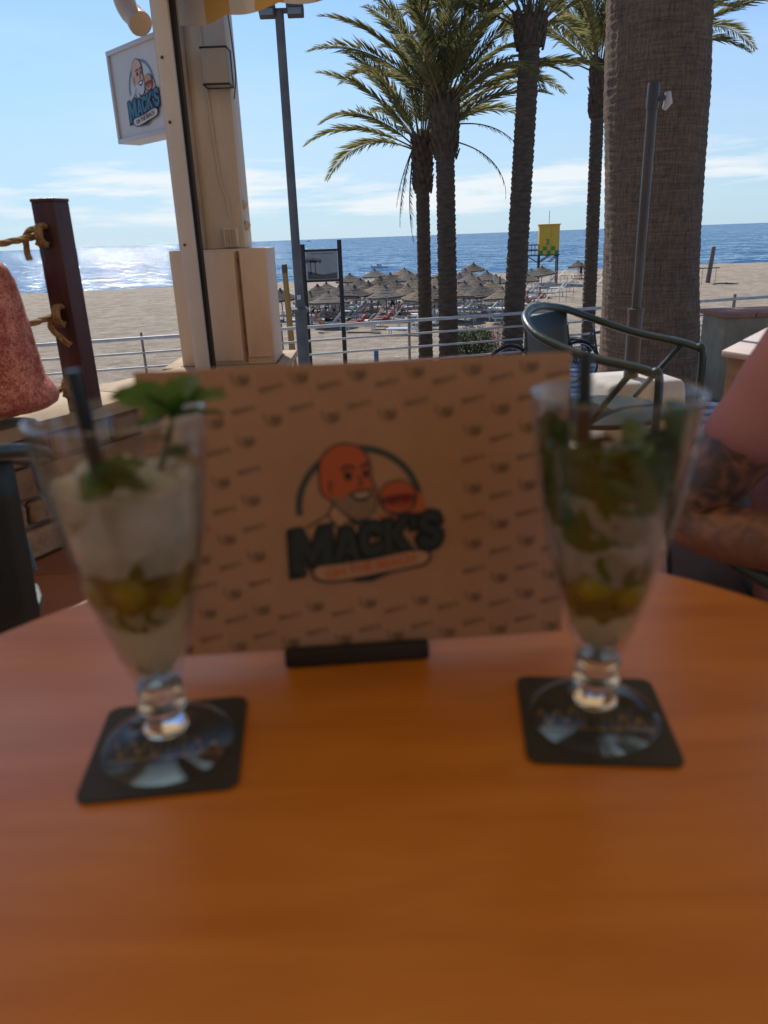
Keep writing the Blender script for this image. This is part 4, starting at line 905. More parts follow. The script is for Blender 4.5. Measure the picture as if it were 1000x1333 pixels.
def human(name, label, J, skinm, cloth, pants, hairc, loc, rz, sleeve=.6, shirt_r=1.14, shoes=True, hair=True, cat='person', shirt_drop=0):
    """J: joints in local space (x forward, y left)"""
    V, E, Rd = [], [], []
    def add(p, r, par=None):
        V.append(Vector(p)); Rd.append(r)
        if par is not None: E.append((par, len(V) - 1))
        return len(V) - 1
    pel = add(J['pelvis'], .135); bel = add(J['belly'], .13, pel); che = add(J['chest'], .135, bel); nb = add(J['neck0'], .074, che); nk = add(J['neck1'], .066, nb)
    hd_ = Vector(J['head']); fw = Vector(J.get('look', (1, 0, 0))).normalized(); nkp = Vector(J['neck1'])
    jaw = add(nkp + (hd_ - nkp) * .45 + fw * .018, .082, nk); sk = add(hd_, .106, jaw); cw = add(hd_ + Vector((0, 0, .065)), .088, sk)
    lat = Vector((-fw.y, fw.x, 0)).normalized()
    ns = add(hd_ + fw * .098 + Vector((0, 0, -.022)), .013, sk); add(hd_ + fw * .112 + Vector((0, 0, -.040)), .012, ns)
    for s_ in (-1, 1): add(hd_ + lat * s_ * .094 + Vector((0, 0, -.02)), .015, sk)
    idx = {}
    for s_, k in ((1, 'l'), (-1, 'r')):
        sh = Vector(J[k + 'sh']); el = Vector(J[k + 'el']); wr = Vector(J[k + 'wr']); c = Vector(J['chest'])
        cl_ = add(c + (sh - c) * .55 + Vector((0, 0, .02)), .085, che); a = add(sh, .062, cl_); m1 = add(sh.lerp(el, .5), .050, a); e = add(el, .041, m1); f = add(el.lerp(wr, .35), .043, e); w_ = add(wr, .027, f)
        hand(V, E, Rd, w_, wr, J.get(k + 'hd', wr - el), s_)
        hp_ = Vector(J[k + 'hip']); kn_ = Vector(J[k + 'kn']); an = Vector(J[k + 'an']); pe = Vector(J['pelvis'])
        h = add(hp_, .088, pel); th = add(hp_.lerp(kn_, .5), .075, h); kk = add(kn_, .056, th); cf_ = add(kn_.lerp(an, .35), .054, kk); ak = add(an, .036, cf_)
        ft = Vector(J.get('foot', (1, 0, 0))).normalized(); add(an + ft * .10 + Vector((0, 0, -.045)), .034, ak)
    t = thing(name, label, cat, loc, rz)
    obj('body', skin_mesh(V, E, Rd, 0, 1, 'body'), skinm, t)
    # shirt
    V2, E2, R2 = [], [], []
    def ad2(p, r, par=None):
        V2.append(Vector(p)); R2.append(r)
        if par is not None: E2.append((par, len(V2) - 1))
        return len(V2) - 1
    q = shirt_r
    p0 = ad2(Vector(J['belly']), .135 * q); pb_ = ad2(Vector(J['pelvis']) + Vector((0, 0, -.02 - shirt_drop)), .138 * q, p0); ad2(Vector(J['pelvis']) + Vector((0, 0, -.075 - shirt_drop)), .128 * q, pb_); c0 = ad2(J['chest'], .142 * q, p0); ad2(Vector(J['neck0']) + Vector((0, 0, -.012)), .075, c0)
    for k in 'lr':
        sh = Vector(J[k + 'sh']); el = Vector(J[k + 'el']); c = Vector(J['chest'])
        a = ad2(c + (sh - c) * .55 + Vector((0, 0, .02)), .094, c0); b = ad2(sh, .062, a); m_ = ad2(sh.lerp(el, sleeve * .6), .055, b); ad2(sh.lerp(el, sleeve), .056, m_)
    sm_ = obj('shirt', skin_mesh(V2, E2, R2, 0, 2, 'shirt'), cloth, t)
    tex = bpy.data.textures.get('folds') or bpy.data.textures.new('folds', 'CLOUDS'); tex.noise_scale = .11; tex.noise_depth = 1
    dm_ = sm_.modifiers.new('folds', 'DISPLACE'); dm_.texture = tex; dm_.strength = .022; dm_.mid_level = .45
    V3, E3, R3 = [Vector(J['pelvis'])], [], [.095]
    for k in 'lr':
        hp_ = Vector(J[k + 'hip']); kn_ = Vector(J[k + 'kn']); b = len(V3); V3 += [hp_, hp_.lerp(kn_, .5), hp_.lerp(kn_, .86)]; R3 += [.098, .092, .083]; E3 += [(0, b), (b, b + 1), (b + 1, b + 2)]
    obj('shorts', skin_mesh(V3, E3, R3, 0, 1, 'shorts'), pants, t)
    if hair:
        hb = bmesh.new(); bmesh.ops.create_icosphere(hb, subdivisions=3, radius=.098)
        bmesh.ops.delete(hb, geom=[v for v in hb.verts if v.co.z < -.02 + (.045 if v.co.dot(fw) > .03 else -.04)], context='VERTS')
        for v in hb.verts: v.co = v.co * (1 + .05 * noise.noise(v.co * 40)) + hd_ + Vector((0, 0, .018)) - fw * .012
        me = bpy.data.meshes.new('hair'); hb.to_mesh(me); hb.free()
        for p in me.polygons: p.use_smooth = True
        obj('hair', me, mat('hair_' + hairc, (.03, .02, .015) if hairc == 'dark' else (.30, .27, .24), (.05, .035, .025) if hairc == 'dark' else (.4, .37, .33), 60, .6, bump=.5), t)
    for s_ in (-1, 1):
        obj('eye', MB().lathe([(0, -.010), (.007, -.007), (.010, 0), (.007, .007), (0, .010)], 10).mesh('eye', smooth=True), mat('eye_dark', (.02, .015, .012), None, rough=.2), t, hd_ + fw * .082 + lat * s_ * .033 + Vector((0, 0, .004)))
    obj('mouth', MB().box((0, 0, 0), (.006, .045, .006)).mesh('mouth', bevel=.002), mat('lip', (.3, .1, .08), None), t, hd_ + fw * .086 + Vector((0, 0, -.072)), (0, 0, math.atan2(fw.y, fw.x)))
    if shoes:
        for k in 'lr':
            an = Vector(J[k + 'an']); ft = Vector(J.get('foot', (1, 0, 0))).normalized()
            obj('shoe', MB().tube([an + Vector((0, 0, -.055)) - ft * .06, an + Vector((0, 0, -.05)), an + ft * .12 + Vector((0, 0, -.058)), an + ft * .17 + Vector((0, 0, -.062))], [.036, .046, .043, .022], 10, flat=.75).mesh('shoe', smooth=True), blk, t)
    return t
pink = mat('pink_cotton', (.40, .18, .185), (.34, .145, .15), 7, .85, bump=.2, bscale=300, bdist=.004)
# man in pink, facing along his chair; right arm on the chair arm
JR = dict(pelvis=(-.07, 0, .555), belly=(-.10, 0, .68), chest=(-.14, -.02, .835), neck0=(-.13, -.01, .975), neck1=(-.115, -.01, 1.03), head=(-.08, -.01, 1.17), look=(1, .1, 0),
          rsh=(-.125, -.205, .895), rel=(-.225, -.275, .690), rwr=(.015, -.275, .690), rhd=(1, .1, -.10), lsh=(-.14, .18, .92), lel=(-.13, .285, .70), lwr=(.10, .265, .70), lhd=(1, -.1, -.1),
          lhip=(-.01, .09, .545), lkn=(.38, .12, .53), lan=(.39, .13, .10), rhip=(-.01, -.09, .545), rkn=(.38, -.12, .53), ran=(.37, -.13, .10))
human('person', 'person in a pink shirt with a tattooed arm resting on a chair arm', JR, tattoo_material(), pink, mat('dark_shorts', (.03, .035, .05), (.04, .045, .06), 8, .9), 'dark', PCH + Vector((.012, -.005, 0)), PHD, sleeve=.60, shirt_r=1.0)
# person in a red patterned blouse sitting on the stone wall
def blouse_material():
    m = bpy.data.materials.new('red_patterned_blouse'); m.use_nodes = True; t = m.node_tree; b = t.nodes['Principled BSDF']; b.inputs['Roughness'].default_value = .85
    tx = t.nodes.new('ShaderNodeTexCoord'); n1 = t.nodes.new('ShaderNodeTexNoise'); n1.inputs['Scale'].default_value = 150; n1.inputs['Detail'].default_value = 3; n1.inputs['Distortion'].default_value = 1.8; t.links.new(tx.outputs['Object'], n1.inputs['Vector'])
    n2 = t.nodes.new('ShaderNodeTexNoise'); n2.inputs['Scale'].default_value = 24; n2.inputs['Detail'].default_value = 2; t.links.new(tx.outputs['Object'], n2.inputs['Vector'])
    s = MA('ADD', n1.outputs[0], MA('MULTIPLY', MA('SUBTRACT', n2.outputs[0], .5, nt=t), .38, nt=t), nt=t)
    cr_ = t.nodes.new('ShaderNodeValToRGB'); cr_.color_ramp.elements[0].position = .46; cr_.color_ramp.elements[1].position = .58
    cr_.color_ramp.elements[0].color = (.26, .055, .045, 1); cr_.color_ramp.elements[1].color = (.60, .27, .20, 1); t.links.new(s, cr_.inputs[0]); t.links.new(cr_.outputs[0], b.inputs['Base Color'])
    return m
hx = at(66, 505, 2.46).x
JL = dict(pelvis=(0, 0, .635), belly=(.015, .0, .77), chest=(.075, 0, .90), neck0=(.14, 0, 1.05), neck1=(.17, 0, 1.10), head=(.21, 0, 1.22), look=(1, .2, -.1),
          rsh=(.10, -.17, .985), rel=(.22, -.25, .77), rwr=(.42, -.17, .66), lsh=(.10, .17, .985), lel=(.22, .25, .77), lwr=(.42, .17, .66),
          lhip=(.05, .09, .60), lkn=(.44, .11, .58), lan=(.46, .11, .16), rhip=(.05, -.09, .60), rkn=(.44, -.11, .58), ran=(.46, -.11, .16))
human('person', 'person in a red patterned blouse sitting on the stone wall by the ropes', JL, skin_t, blouse_material(), mat('tan_shorts', (.42, .30, .18), (.36, .25, .15), 8, .9), 'dark', (hx - .135, 2.46, 0), R(168), sleeve=.6, shirt_r=1.2, shirt_drop=.02)

# ================================================================== PALMS
barkm = mat('palm_bark', (.135, .092, .062), (.060, .041, .030), 7, .95, bump=.8, bscale=30, bdist=.03, stretch=(1, 1, 2.2), lo=.3, hi=.7)
bootm = mat('palm_leaf_bases', (.115, .075, .048), (.055, .037, .026), 9, .95, bump=.7, bscale=25)
frondm = mat('palm_leaflet', (.19, .185, .065), (.29, .265, .11), 1.2, .42, transl=.6)
drym = mat('dry_frond', (.10, .068, .042), (.15, .105, .065), 3, .8)
rachm = mat('frond_rib', (.14, .105, .045), (.11, .08, .035), 5, .6)
def frond(L, bend, seed, leaf=.36, start=.2, sag=.0, dens=54, name='frond', dry=False):
    """local: grows from origin along +X, bends downward; leaflets in a shallow V"""
    rnd = random.Random(seed); P = []; a = 0; x = z = 0; n = 28; step = L / n
    for i in range(n + 1):
        P.append(Vector((x, .04 * math.sin(seed) * (i / n) ** 2 * L, z))); u = i / n; a -= bend / n * (0.4 + 1.3 * u)
        x += step * math.cos(a); z += step * math.sin(a)
    mb = MB(); mb.tube(P, [max(.004, .019 * (1 - i / n) ** .8) for i in range(n + 1)], 5)
    nr = len(mb.f)
    for k in range(dens):
        u = start + (1 - start) * (k + .5) / dens; fi = u * n; i = min(n - 1, int(fi)); p = P[i].lerp(P[i + 1], fi - i); tg = (P[i + 1] - P[i]).normalized()
        sd_ = Vector((0, 1, 0)); up = sd_.cross(tg) * -1
        v_ = (u - start) / (1 - start); ll = leaf * (0.35 + .65 * math.sin(math.pi * min(1, .12 + v_ * .62)) ** .7) * (1 - .72 * max(0, v_ - .55) / .45) * rnd.uniform(.8, 1.1)
        for s_ in (-1, 1):
            if dry and rnd.random() < .35: continue
            d = (tg * rnd.uniform(.75, 1.05) + sd_ * s_ * rnd.uniform(.6, .85) + up * rnd.uniform(.12, .55) + Vector((0, 0, -.25 if not dry else -.9))).normalized()
            tip = p + d * ll + Vector((0, 0, -.10 * ll)); w_ = .0115 if not dry else .007; sdv = d.cross(up).normalized() * w_; midp = p + d * ll * .45 + up * .006
            mb.add([p, midp + sdv, tip, midp - sdv], [(0, 1, 2), (0, 2, 3)])
    me = bpy.data.meshes.new(name); me.from_pydata([tuple(v) for v in mb.v], [], mb.f); me.update()
    me.materials.append(rachm if not dry else drym); me.materials.append(frondm if not dry else drym)
    for i, p in enumerate(me.polygons): p.material_index = 0 if i < nr else 1
    return me
FR = [frond(2.7, b, s, .46, .17, dens=84) for s, b in ((1, .45), (2, .65), (3, .85), (4, 1.05), (5, 1.3))]
DRY = [frond(2.0, 1.3, 11, .22, .25, dens=34, dry=True, name='dry_frond'), frond(1.7, .35, 12, .16, .2, dens=30, dry=True, name='dry_frond')]
def trunk_mesh(h, r0, r1, seed, ring=.085, n=18):
    rnd = random.Random(seed); prof = []; z = 0; vs_, fs_ = [], []; rows = []
    while z < h:
        u = z / h; r_ = r0 + (r1 - r0) * u + .10 * r0 * math.exp(-z * 2.2)
        rows += [(r_ * .94, z), (r_ * 1.045, z + ring * .72), (r_ * .97, z + ring * .93)]; z += ring
    for i, (r_, z) in enumerate(rows):
        for j in range(n):
            a = 2 * math.pi * j / n; q = r_ * (1 + .035 * noise.noise(Vector((math.cos(a) * 3 + seed, math.sin(a) * 3, z * 9))))
            zz = z + .02 * math.sin(a * 3 + (i // 3) * 2.1) + .015 * noise.noise(Vector((a * 2, z * 5, seed)))
            vs_.append((q * math.cos(a), q * math.sin(a), zz))
    k = len(rows)
    for i in range(k - 1):
        for j in range(n): j2 = (j + 1) % n; fs_.append((i * n + j, i * n + j2, (i + 1) * n + j2, (i + 1) * n + j))
    fs_.append(tuple((k - 1) * n + j for j in range(n)))
    return MB().add(vs_, fs_).mesh('trunk')
def boots_mesh(h, r_, seed, n=70):
    rnd = random.Random(seed); mb = MB()
    mb.lathe([(r_ * .9, 0), (r_ * 1.05, h * .3), (r_ * 1.15, h * .8), (r_ * .8, h)], 12)
    for i in range(n):
        a = i * 2.39996; z = h * (i / n); rot = Matrix.Rotation(a, 3, 'Z') @ Matrix.Rotation(R(rnd.uniform(8, 30)), 3, 'Y')
        rr = r_ * (1.0 + .12 * z / h); p = Vector((rr * math.cos(a), rr * math.sin(a), z + .06)); mb.box(p, (.035, .085, rnd.uniform(.13, .22)), rot, taper=.6)
    return mb.mesh('leaf_bases')
def palm(px_, py_base, py_top, py_boot, Y, wpx, label, seed, nfr=40, px_top=None, dry=(), fs=1.0, up_only=False):
    b = at(px_, py_base, Y); gz = ground(b.x, Y); tp = at(px_top or px_, py_top, Y); h = tp.z - gz; r_ = wpx / 2 / FPX * Y * 1.03
    t = thing('palm_tree', label, 'palm tree', (b.x, Y, gz)); lean = (tp.x - b.x - 0) / max(.1, (tp.z - b.z))
    bh = (tp.z - at(px_, py_boot, Y).z) if py_boot else .9
    sh = Matrix.Identity(4); sh[0][2] = lean
    off = Vector((-lean * (b.z - gz), 0, 0))
    o = obj('trunk', trunk_mesh(h - bh * .5, r_, r_ * .88, seed), barkm, t); o.location.x = off.x
    for v in o.data.vertices: v.co.x += lean * v.co.z
    o = tag(obj('leaf_bases', boots_mesh(bh, r_ * 1.22, seed), bootm, t, (off.x + lean * (h - bh), 0, h - bh)), kind='stuff')
    rnd = random.Random(seed * 3); C = Vector((off.x + lean * h, 0, h - .05))
    for i in range(nfr):
        a = i * 2.39996 + seed; u = (i + .5) / nfr; el = 87 - 60 * u ** 1.1 + rnd.uniform(-6, 6)
        me = FR[min(4, max(0, int(u * 4.2 + rnd.uniform(-.6, .9))))]
        s_ = fs * rnd.uniform(.86, 1.1) * (.82 + .25 * u)
        if i % 3 == 2: continue
        q = obj('frond', me, None, t); q.matrix_local = Matrix.Translation(C + Vector((r_ * .5 * math.cos(a), r_ * .5 * math.sin(a), -.22 * u))) @ Matrix.Rotation(a, 4, 'Z') @ Matrix.Rotation(-R(el), 4, 'Y') @ Matrix.Rotation(rnd.uniform(-.3, .3), 4, 'X') @ Matrix.Scale(s_, 4)
    for a, el, k, s_, dz in dry:
        q = obj('dry_frond', DRY[k], None, t); q.matrix_local = Matrix.Translation(C + Vector((r_ * 1.1 * math.cos(R(a)), r_ * 1.1 * math.sin(R(a)), dz))) @ Matrix.Rotation(R(a), 4, 'Z') @ Matrix.Rotation(-R(el), 4, 'Y') @ Matrix.Scale(s_, 4)
    return t
palm(554, 440, 178, 250, 16.2, 17.5, 'slender palm tree with dead brown fronds hanging beside its crown', 3, 40, 549, dry=((185, -70, 1, .9, -.1), (165, -80, 1, 1.0, -.2), (200, -62, 1, .7, -.1)), fs=.92)
palm(584, 440, 122, 205, 15.4, 24, 'shaggy palm tree with dry thin fronds arching out over the sea', 5, 46, 578, dry=((8, 5, 0, .80, -.45), (-12, -16, 0, .75, -.75)), fs=1.0)
palm(668, 430, 20, 62, 14.6, 26, 'tall bare trunked palm tree behind the bicycles', 8, 42, 692, fs=.95)
palm(768, 380, 78, 152, 19.5, 16.5, 'slim palm tree with a swollen shaggy neck beside the thick palm', 13, 42, 781, fs=1.05)
palm(872, 380, 40, 100, 21.0, 16, 'palm tree standing behind the thick trunk, only its fronds showing', 21, 40, 876, fs=1.15)
# ---- the thick palm close by
bY = 8.3; bl = at(846, 400, bY); tl_ = at(858, 0, bY); lean = (tl_.x - bl.x) / (tl_.z - bl.z)
t = thing('palm_tree', 'very thick ringed palm trunk on the promenade beside the parasol pole', 'palm tree', (bl.x - lean * (bl.z - PROM), bY, PROM))
vs_, fs_ = [], []; nR, nA = 330, 96; Hh = 7.2; rb = 113 / 2 / FPX * bY
rnd = random.Random(4); ringz = [rnd.random() for _ in range(400)]
for i in range(nR + 1):
    z = Hh * i / nR; r_ = rb * (1.0 + .25 * math.exp(-z * 1.6) - .10 * sm(3, 7.2, z) + .02 * math.sin(z * 2.2))
    for j in range(nA):
        a = 2 * math.pi * j / nA
        rg = .009 * (((z + .05 * noise.noise(Vector((math.cos(a) * 1.5, math.sin(a) * 1.5, z * 1.2)))) / .075) % 1.0 - .5)
        fz = .012 * noise.noise(Vector((math.cos(a) * 13, math.sin(a) * 13, z * 1.3))) + .007 * noise.noise(Vector((math.cos(a) * 28, math.sin(a) * 28, z * 5)))
        q = r_ + rg + fz; vs_.append((q * math.cos(a) + lean * z, q * math.sin(a), z))
for i in range(nR):
    for j in range(nA): j2 = (j + 1) % nA; fs_.append((i * nA + j, i * nA + j2, (i + 1) * nA + j2, (i + 1) * nA + j))
def thick_bark():
    m = bpy.data.materials.new('thick_palm_bark'); m.use_nodes = True; t = m.node_tree; b = t.nodes['Principled BSDF']; b.inputs['Roughness'].default_value = .95
    tx = t.nodes.new('ShaderNodeTexCoord')
    def nz(sc, stx, det=6):
        mpn = t.nodes.new('ShaderNodeMapping'); mpn.inputs['Scale'].default_value = stx; t.links.new(tx.outputs['Object'], mpn.inputs[0]); n = t.nodes.new('ShaderNodeTexNoise'); n.inputs['Scale'].default_value = sc; n.inputs['Detail'].default_value = det; n.inputs['Roughness'].default_value = .65; t.links.new(mpn.outputs[0], n.inputs['Vector']); return n.outputs[0]
    fiss = nz(62, (1, 1, .13)); ring = nz(16, (.22, .22, 3.6)); big = nz(1.6, (1, 1, 1), 4)
    s = MA('ADD', MA('MULTIPLY', fiss, .55, nt=t), MA('MULTIPLY', ring, .45, nt=t), nt=t)
    cr_ = t.nodes.new('ShaderNodeValToRGB'); e = cr_.color_ramp.elements; e[0].position = .40; e[1].position = .60; e[0].color = (.080, .050, .030, 1); e[1].color = (.215, .132, .078, 1)
    t.links.new(s, cr_.inputs[0])
    mx = t.nodes.new('ShaderNodeMix'); mx.data_type = 'RGBA'; mx.blend_type = 'MULTIPLY'; mx.inputs[0].default_value = .7; t.links.new(cr_.outputs[0], mx.inputs[6])
    c2 = t.nodes.new('ShaderNodeValToRGB'); c2.color_ramp.elements[0].position = .35; c2.color_ramp.elements[1].position = .65; c2.color_ramp.elements[0].color = (.72, .70, .72, 1); c2.color_ramp.elements[1].color = (1.2, 1.05, .92, 1); t.links.new(big, c2.inputs[0]); t.links.new(c2.outputs[0], mx.inputs[7]); t.links.new(mx.outputs[2], b.inputs['Base Color'])
    bp = t.nodes.new('ShaderNodeBump'); bp.inputs['Strength'].default_value = .9; bp.inputs['Distance'].default_value = .03; t.links.new(s, bp.inputs['Height']); t.links.new(bp.outputs[0], b.inputs['Normal'])
    return m
obj('trunk', MB().add(vs_, fs_).mesh('trunk', smooth=True, angle=70), thick_bark(), t)
rnd = random.Random(77); C = Vector((lean * Hh, 0, Hh - .1))
for i in range(34):
    a = i * 2.39996; u = i / 34; el = 80 - 75 * u
    q = obj('frond', FR[min(4, int(u * 4.5))], None, t); q.matrix_local = Matrix.Translation(C) @ Matrix.Rotation(a, 4, 'Z') @ Matrix.Rotation(-R(el), 4, 'Y') @ Matrix.Scale(1.0, 4)

# ================================================================== PROMENADE FURNITURE
galv = mat('galvanised_steel', (.15, .135, .12), (.10, .09, .085), 4, .7, metal=.0, bump=.06)
railm = mat('worn_white_rail', (.60, .55, .48), (.42, .38, .33), 6, .5, bump=.1)
# ---- lamp post
lY = 10.6; lb = at(387, 380, lY); lt = at(366, 14, lY)
lx_ = (lb.x + lt.x) / 2
t = thing('lamp_post', 'tall grey lamp post with two floodlights at its top', 'lamp post', (lx_, lY, PROM))
LH = lt.z - PROM
zc = at(392, 405, lY).z - PROM
obj('shaft', MB().lathe([(.105, 0), (.105, .02), (.085, .04), (.082, zc), (.06, zc + .12), (.055, LH)], 16).mesh('shaft', smooth=True), galv, t)
obj('collar', MB().lathe([(.084, zc - .02), (.12, zc - .01), (.125, zc + .03), (.08, zc + .06)], 12).mesh('collar'), galv, t)
obj('access_door', MB().box((0, -.083, zc - .5), (.075, .01, .32)).mesh('access_door', bevel=.004), galv, t)
obj('notice', MB().box((.0, -.073, zc + .19 ), (.05, .006, .06)).mesh('notice'), mat('notice_white', (.5, .5, .5), None), t)
obj('cross_arm', MB().box((.02, 0, LH), (.46, .05, .05)).mesh('cross_arm'), galv, t)
for sx in (-.14, .20):
    f_ = obj('floodlight', MB().box((sx, -.06, LH + .02), (.20, .22, .13), Matrix.Rotation(R(-25), 3, 'X')).mesh('floodlight', bevel=.012), mat('dark_grey_lamp', (.07, .065, .06), None, rough=.5), t)
    obj('lamp_glass', MB().box((sx, -.165, LH - .03), (.16, .01, .10), Matrix.Rotation(R(-25), 3, 'X')).mesh('lamp_glass'), mat('lamp_lens', (.25, .25, .25), None, rough=.2), f_)

# ---- beach railing
t = thing('promenade_railing', 'white pipe railing with four rails along the sand edge', 'railing')
for k in range(4):
    zz = PROM + .10 + .78 - k * .215; r_ = .026 if k == 0 else .017
    for x0, x1 in ((-12, -4), (-4, 2), (2, 9), (9, 16)):
        obj('rail', MB().tube([(x0, rail_y(x0) - .03 * (k == 0), zz), (x1, rail_y(x1) - .03 * (k == 0), zz)], r_, 10).mesh('rail', smooth=True), railm, t)
for i in range(14):
    x = -11.6 + 2.02 * i; o = obj('post', MB().box((0, 0, .43), (.035, .045, .86)).mesh('post', bevel=.004), mat('rusty_post', (.20, .13, .09), (.30, .25, .21), 12, .8), t, (x, rail_y(x) + .045, PROM + .10), (0, 0, .26))

# ---- information board behind the railing
iY = 15.2; l0 = at(395, 318, iY); l1 = at(440, 312, iY)
gz = ground((l0.x + l1.x) / 2, iY)
t = thing('info_board', 'black framed beach photo board on two tall dark posts', 'board', ((l0.x + l1.x) / 2, iY, gz))
W_ = (l1.x - l0.x) / 2
dk = mat('dark_brown_post', (.022, .018, .016), (.035, .028, .024), 6, .6)
for s_, lp_ in ((-1, l0), (1, l1)):
    obj('post', MB().tube([(s_ * (W_ + .02) + .05, -.12, -.04), (s_ * (W_ + .02), 0, .25), (s_ * (W_ + .02), 0, lp_.z - gz)], .045, 8).mesh('post', smooth=True), dk, t)
pz0 = at(420, 364, iY).z - gz; pz1 = at(420, 327, iY).z - gz
obj('panel', MB().box((0, 0, (pz0 + pz1) / 2), (2 * W_ - .06, .04, pz1 - pz0)).mesh('panel'), mat('photo_sky', (.30, .32, .33), (.24, .25, .26), 2, .4), t)
for zz in (pz0 - .02, pz1 + .02): obj('frame_bar', MB().box((0, 0, zz), (2 * W_ - .04, .06, .04)).mesh('frame_bar'), dk, t)
mb = MB(); hp_ = pz1 - pz0; y_ = -.0215
def pq(pts): mb.add([(x, y_, pz0 + z * hp_) for x, z in pts], [tuple(range(len(pts)))])
pq([(-W_ + .05, .03), (W_ - .05, .03), (W_ - .05, .25), (0, .18), (-W_ + .05, .32)])
for bx in (-.22, -.13):
    pq([(bx - .012, .2), (bx + .012, .2), (bx + .008, .68), (bx - .008, .68)])
    for a in range(-30, 211, 30): pq([(bx, .66), (bx + .13 * math.cos(R(a)) + .01, .70 + .12 * math.sin(R(a))), (bx + .12 * math.cos(R(a)), .64 + .12 * math.sin(R(a)))])
for k in range(9): pq([(-.2 + .05 * k, .9), (-.165 + .05 * k, .9), (-.165 + .05 * k, .93), (-.2 + .05 * k, .93)])
me = bpy.data.meshes.new('printed_scene'); me.from_pydata(mb.v, [], mb.f); me.update(); obj('printed_scene', me, mat('photo_dark', (.045, .045, .045), (.10, .10, .09), 8, .4), t)

# ---- ochre pole, blue stake
oY = 15.0; ob = at(384, 462, oY); ot = at(372, 346, oY); ox = (ob.x + ot.x) / 2; gz = ground(ox, oY)
t = thing('wooden_pole', 'ochre yellow wooden pole planted in sand behind the lamp post', 'pole', (ox, oY, gz))
oh = ot.z - gz
obj('shaft', MB().tube([(0, 0, -.1), (-.03, 0, oh * .5), (-.05, 0, oh)], [.07, .06, .052], 9).mesh('shaft', smooth=True), mat('ochre_wood', (.44, .26, .08), (.32, .18, .06), 4, .8, stretch=(4, 4, .5), bump=.4), t)
obj('tip', MB().lathe([(.055, 0), (.058, .1), (.05, .16), (0, .17)], 9).mesh('tip'), mat('dark_tip', (.12, .08, .04), None), t, (-.05, 0, oh - .13))
q = on_ground(490, 468); q = at(490, 462, 14.2); gz = ground(q.x, 14.2)
t = thing('blue_stake', 'short blue wooden stake in the sand behind the railing', 'stake', (q.x, 14.2, gz))
obj('shaft', MB().box((0, 0, .28), (.085, .085, .68)).mesh('shaft', bevel=.008), mat('blue_paint', (.045, .13, .24), (.06, .17, .3), 8, .6), t)

# ---- terracotta topped pier on the promenade
dY = 9.6; d0 = at(946, 408, dY)
t = thing('brick_pier', 'rendered garden pier with terracotta tiles on top at the railing', 'pier', (d0.x, dY, PROM))
dh = d0.z - PROM
obj('body', MB().box((.75, .35, (dh - .06) / 2), (1.5, .7, dh - .06)).mesh('body', bevel=.015), mat('grey_render', (.38, .28, .17), (.25, .18, .11), 3, .9, bump=.6, bscale=12), t)
for i in range(4): obj('tile', MB().box((.16 + .40 * i, .35, dh - .03), (.39, .78, .055)).mesh('tile', bevel=.008), mat('terracotta', (.42, .17, .09), (.34, .13, .07), 3, .8, bump=.3), t)
# ---- low sandy-brick strip and plank walkway right of the thick palm
t = thing('plank_walkway', 'weathered plank walkway lying on the sand beyond the railing', 'walkway', (0, 0, 0))
wk = mat('weathered_plank', (.40, .30, .21), (.30, .22, .15), 3, .9, bump=.4, stretch=(1, 6, 1))
p0 = on_ground(880, 412); p1 = on_ground(1030, 401); dirw = Vector((p1.x - p0.x, p1.y - p0.y, 0)); LW = dirw.length; dirw.normalize()
for i in range(int((LW + 4) / .32)):
    c = p0 + dirw * (i * .32 - 1); gz = max(ground(c.x, c.y), ground(c.x, c.y + .7), ground(c.x, c.y - .7))
    obj('plank', MB().box((0, 0, 0), (.30, 1.5, .05)).mesh('plank', bevel=.006), wk, t, (c.x, c.y, gz + .04), (0, 0, math.atan2(dirw.y, dirw.x) + random.uniform(-.01, .01)))

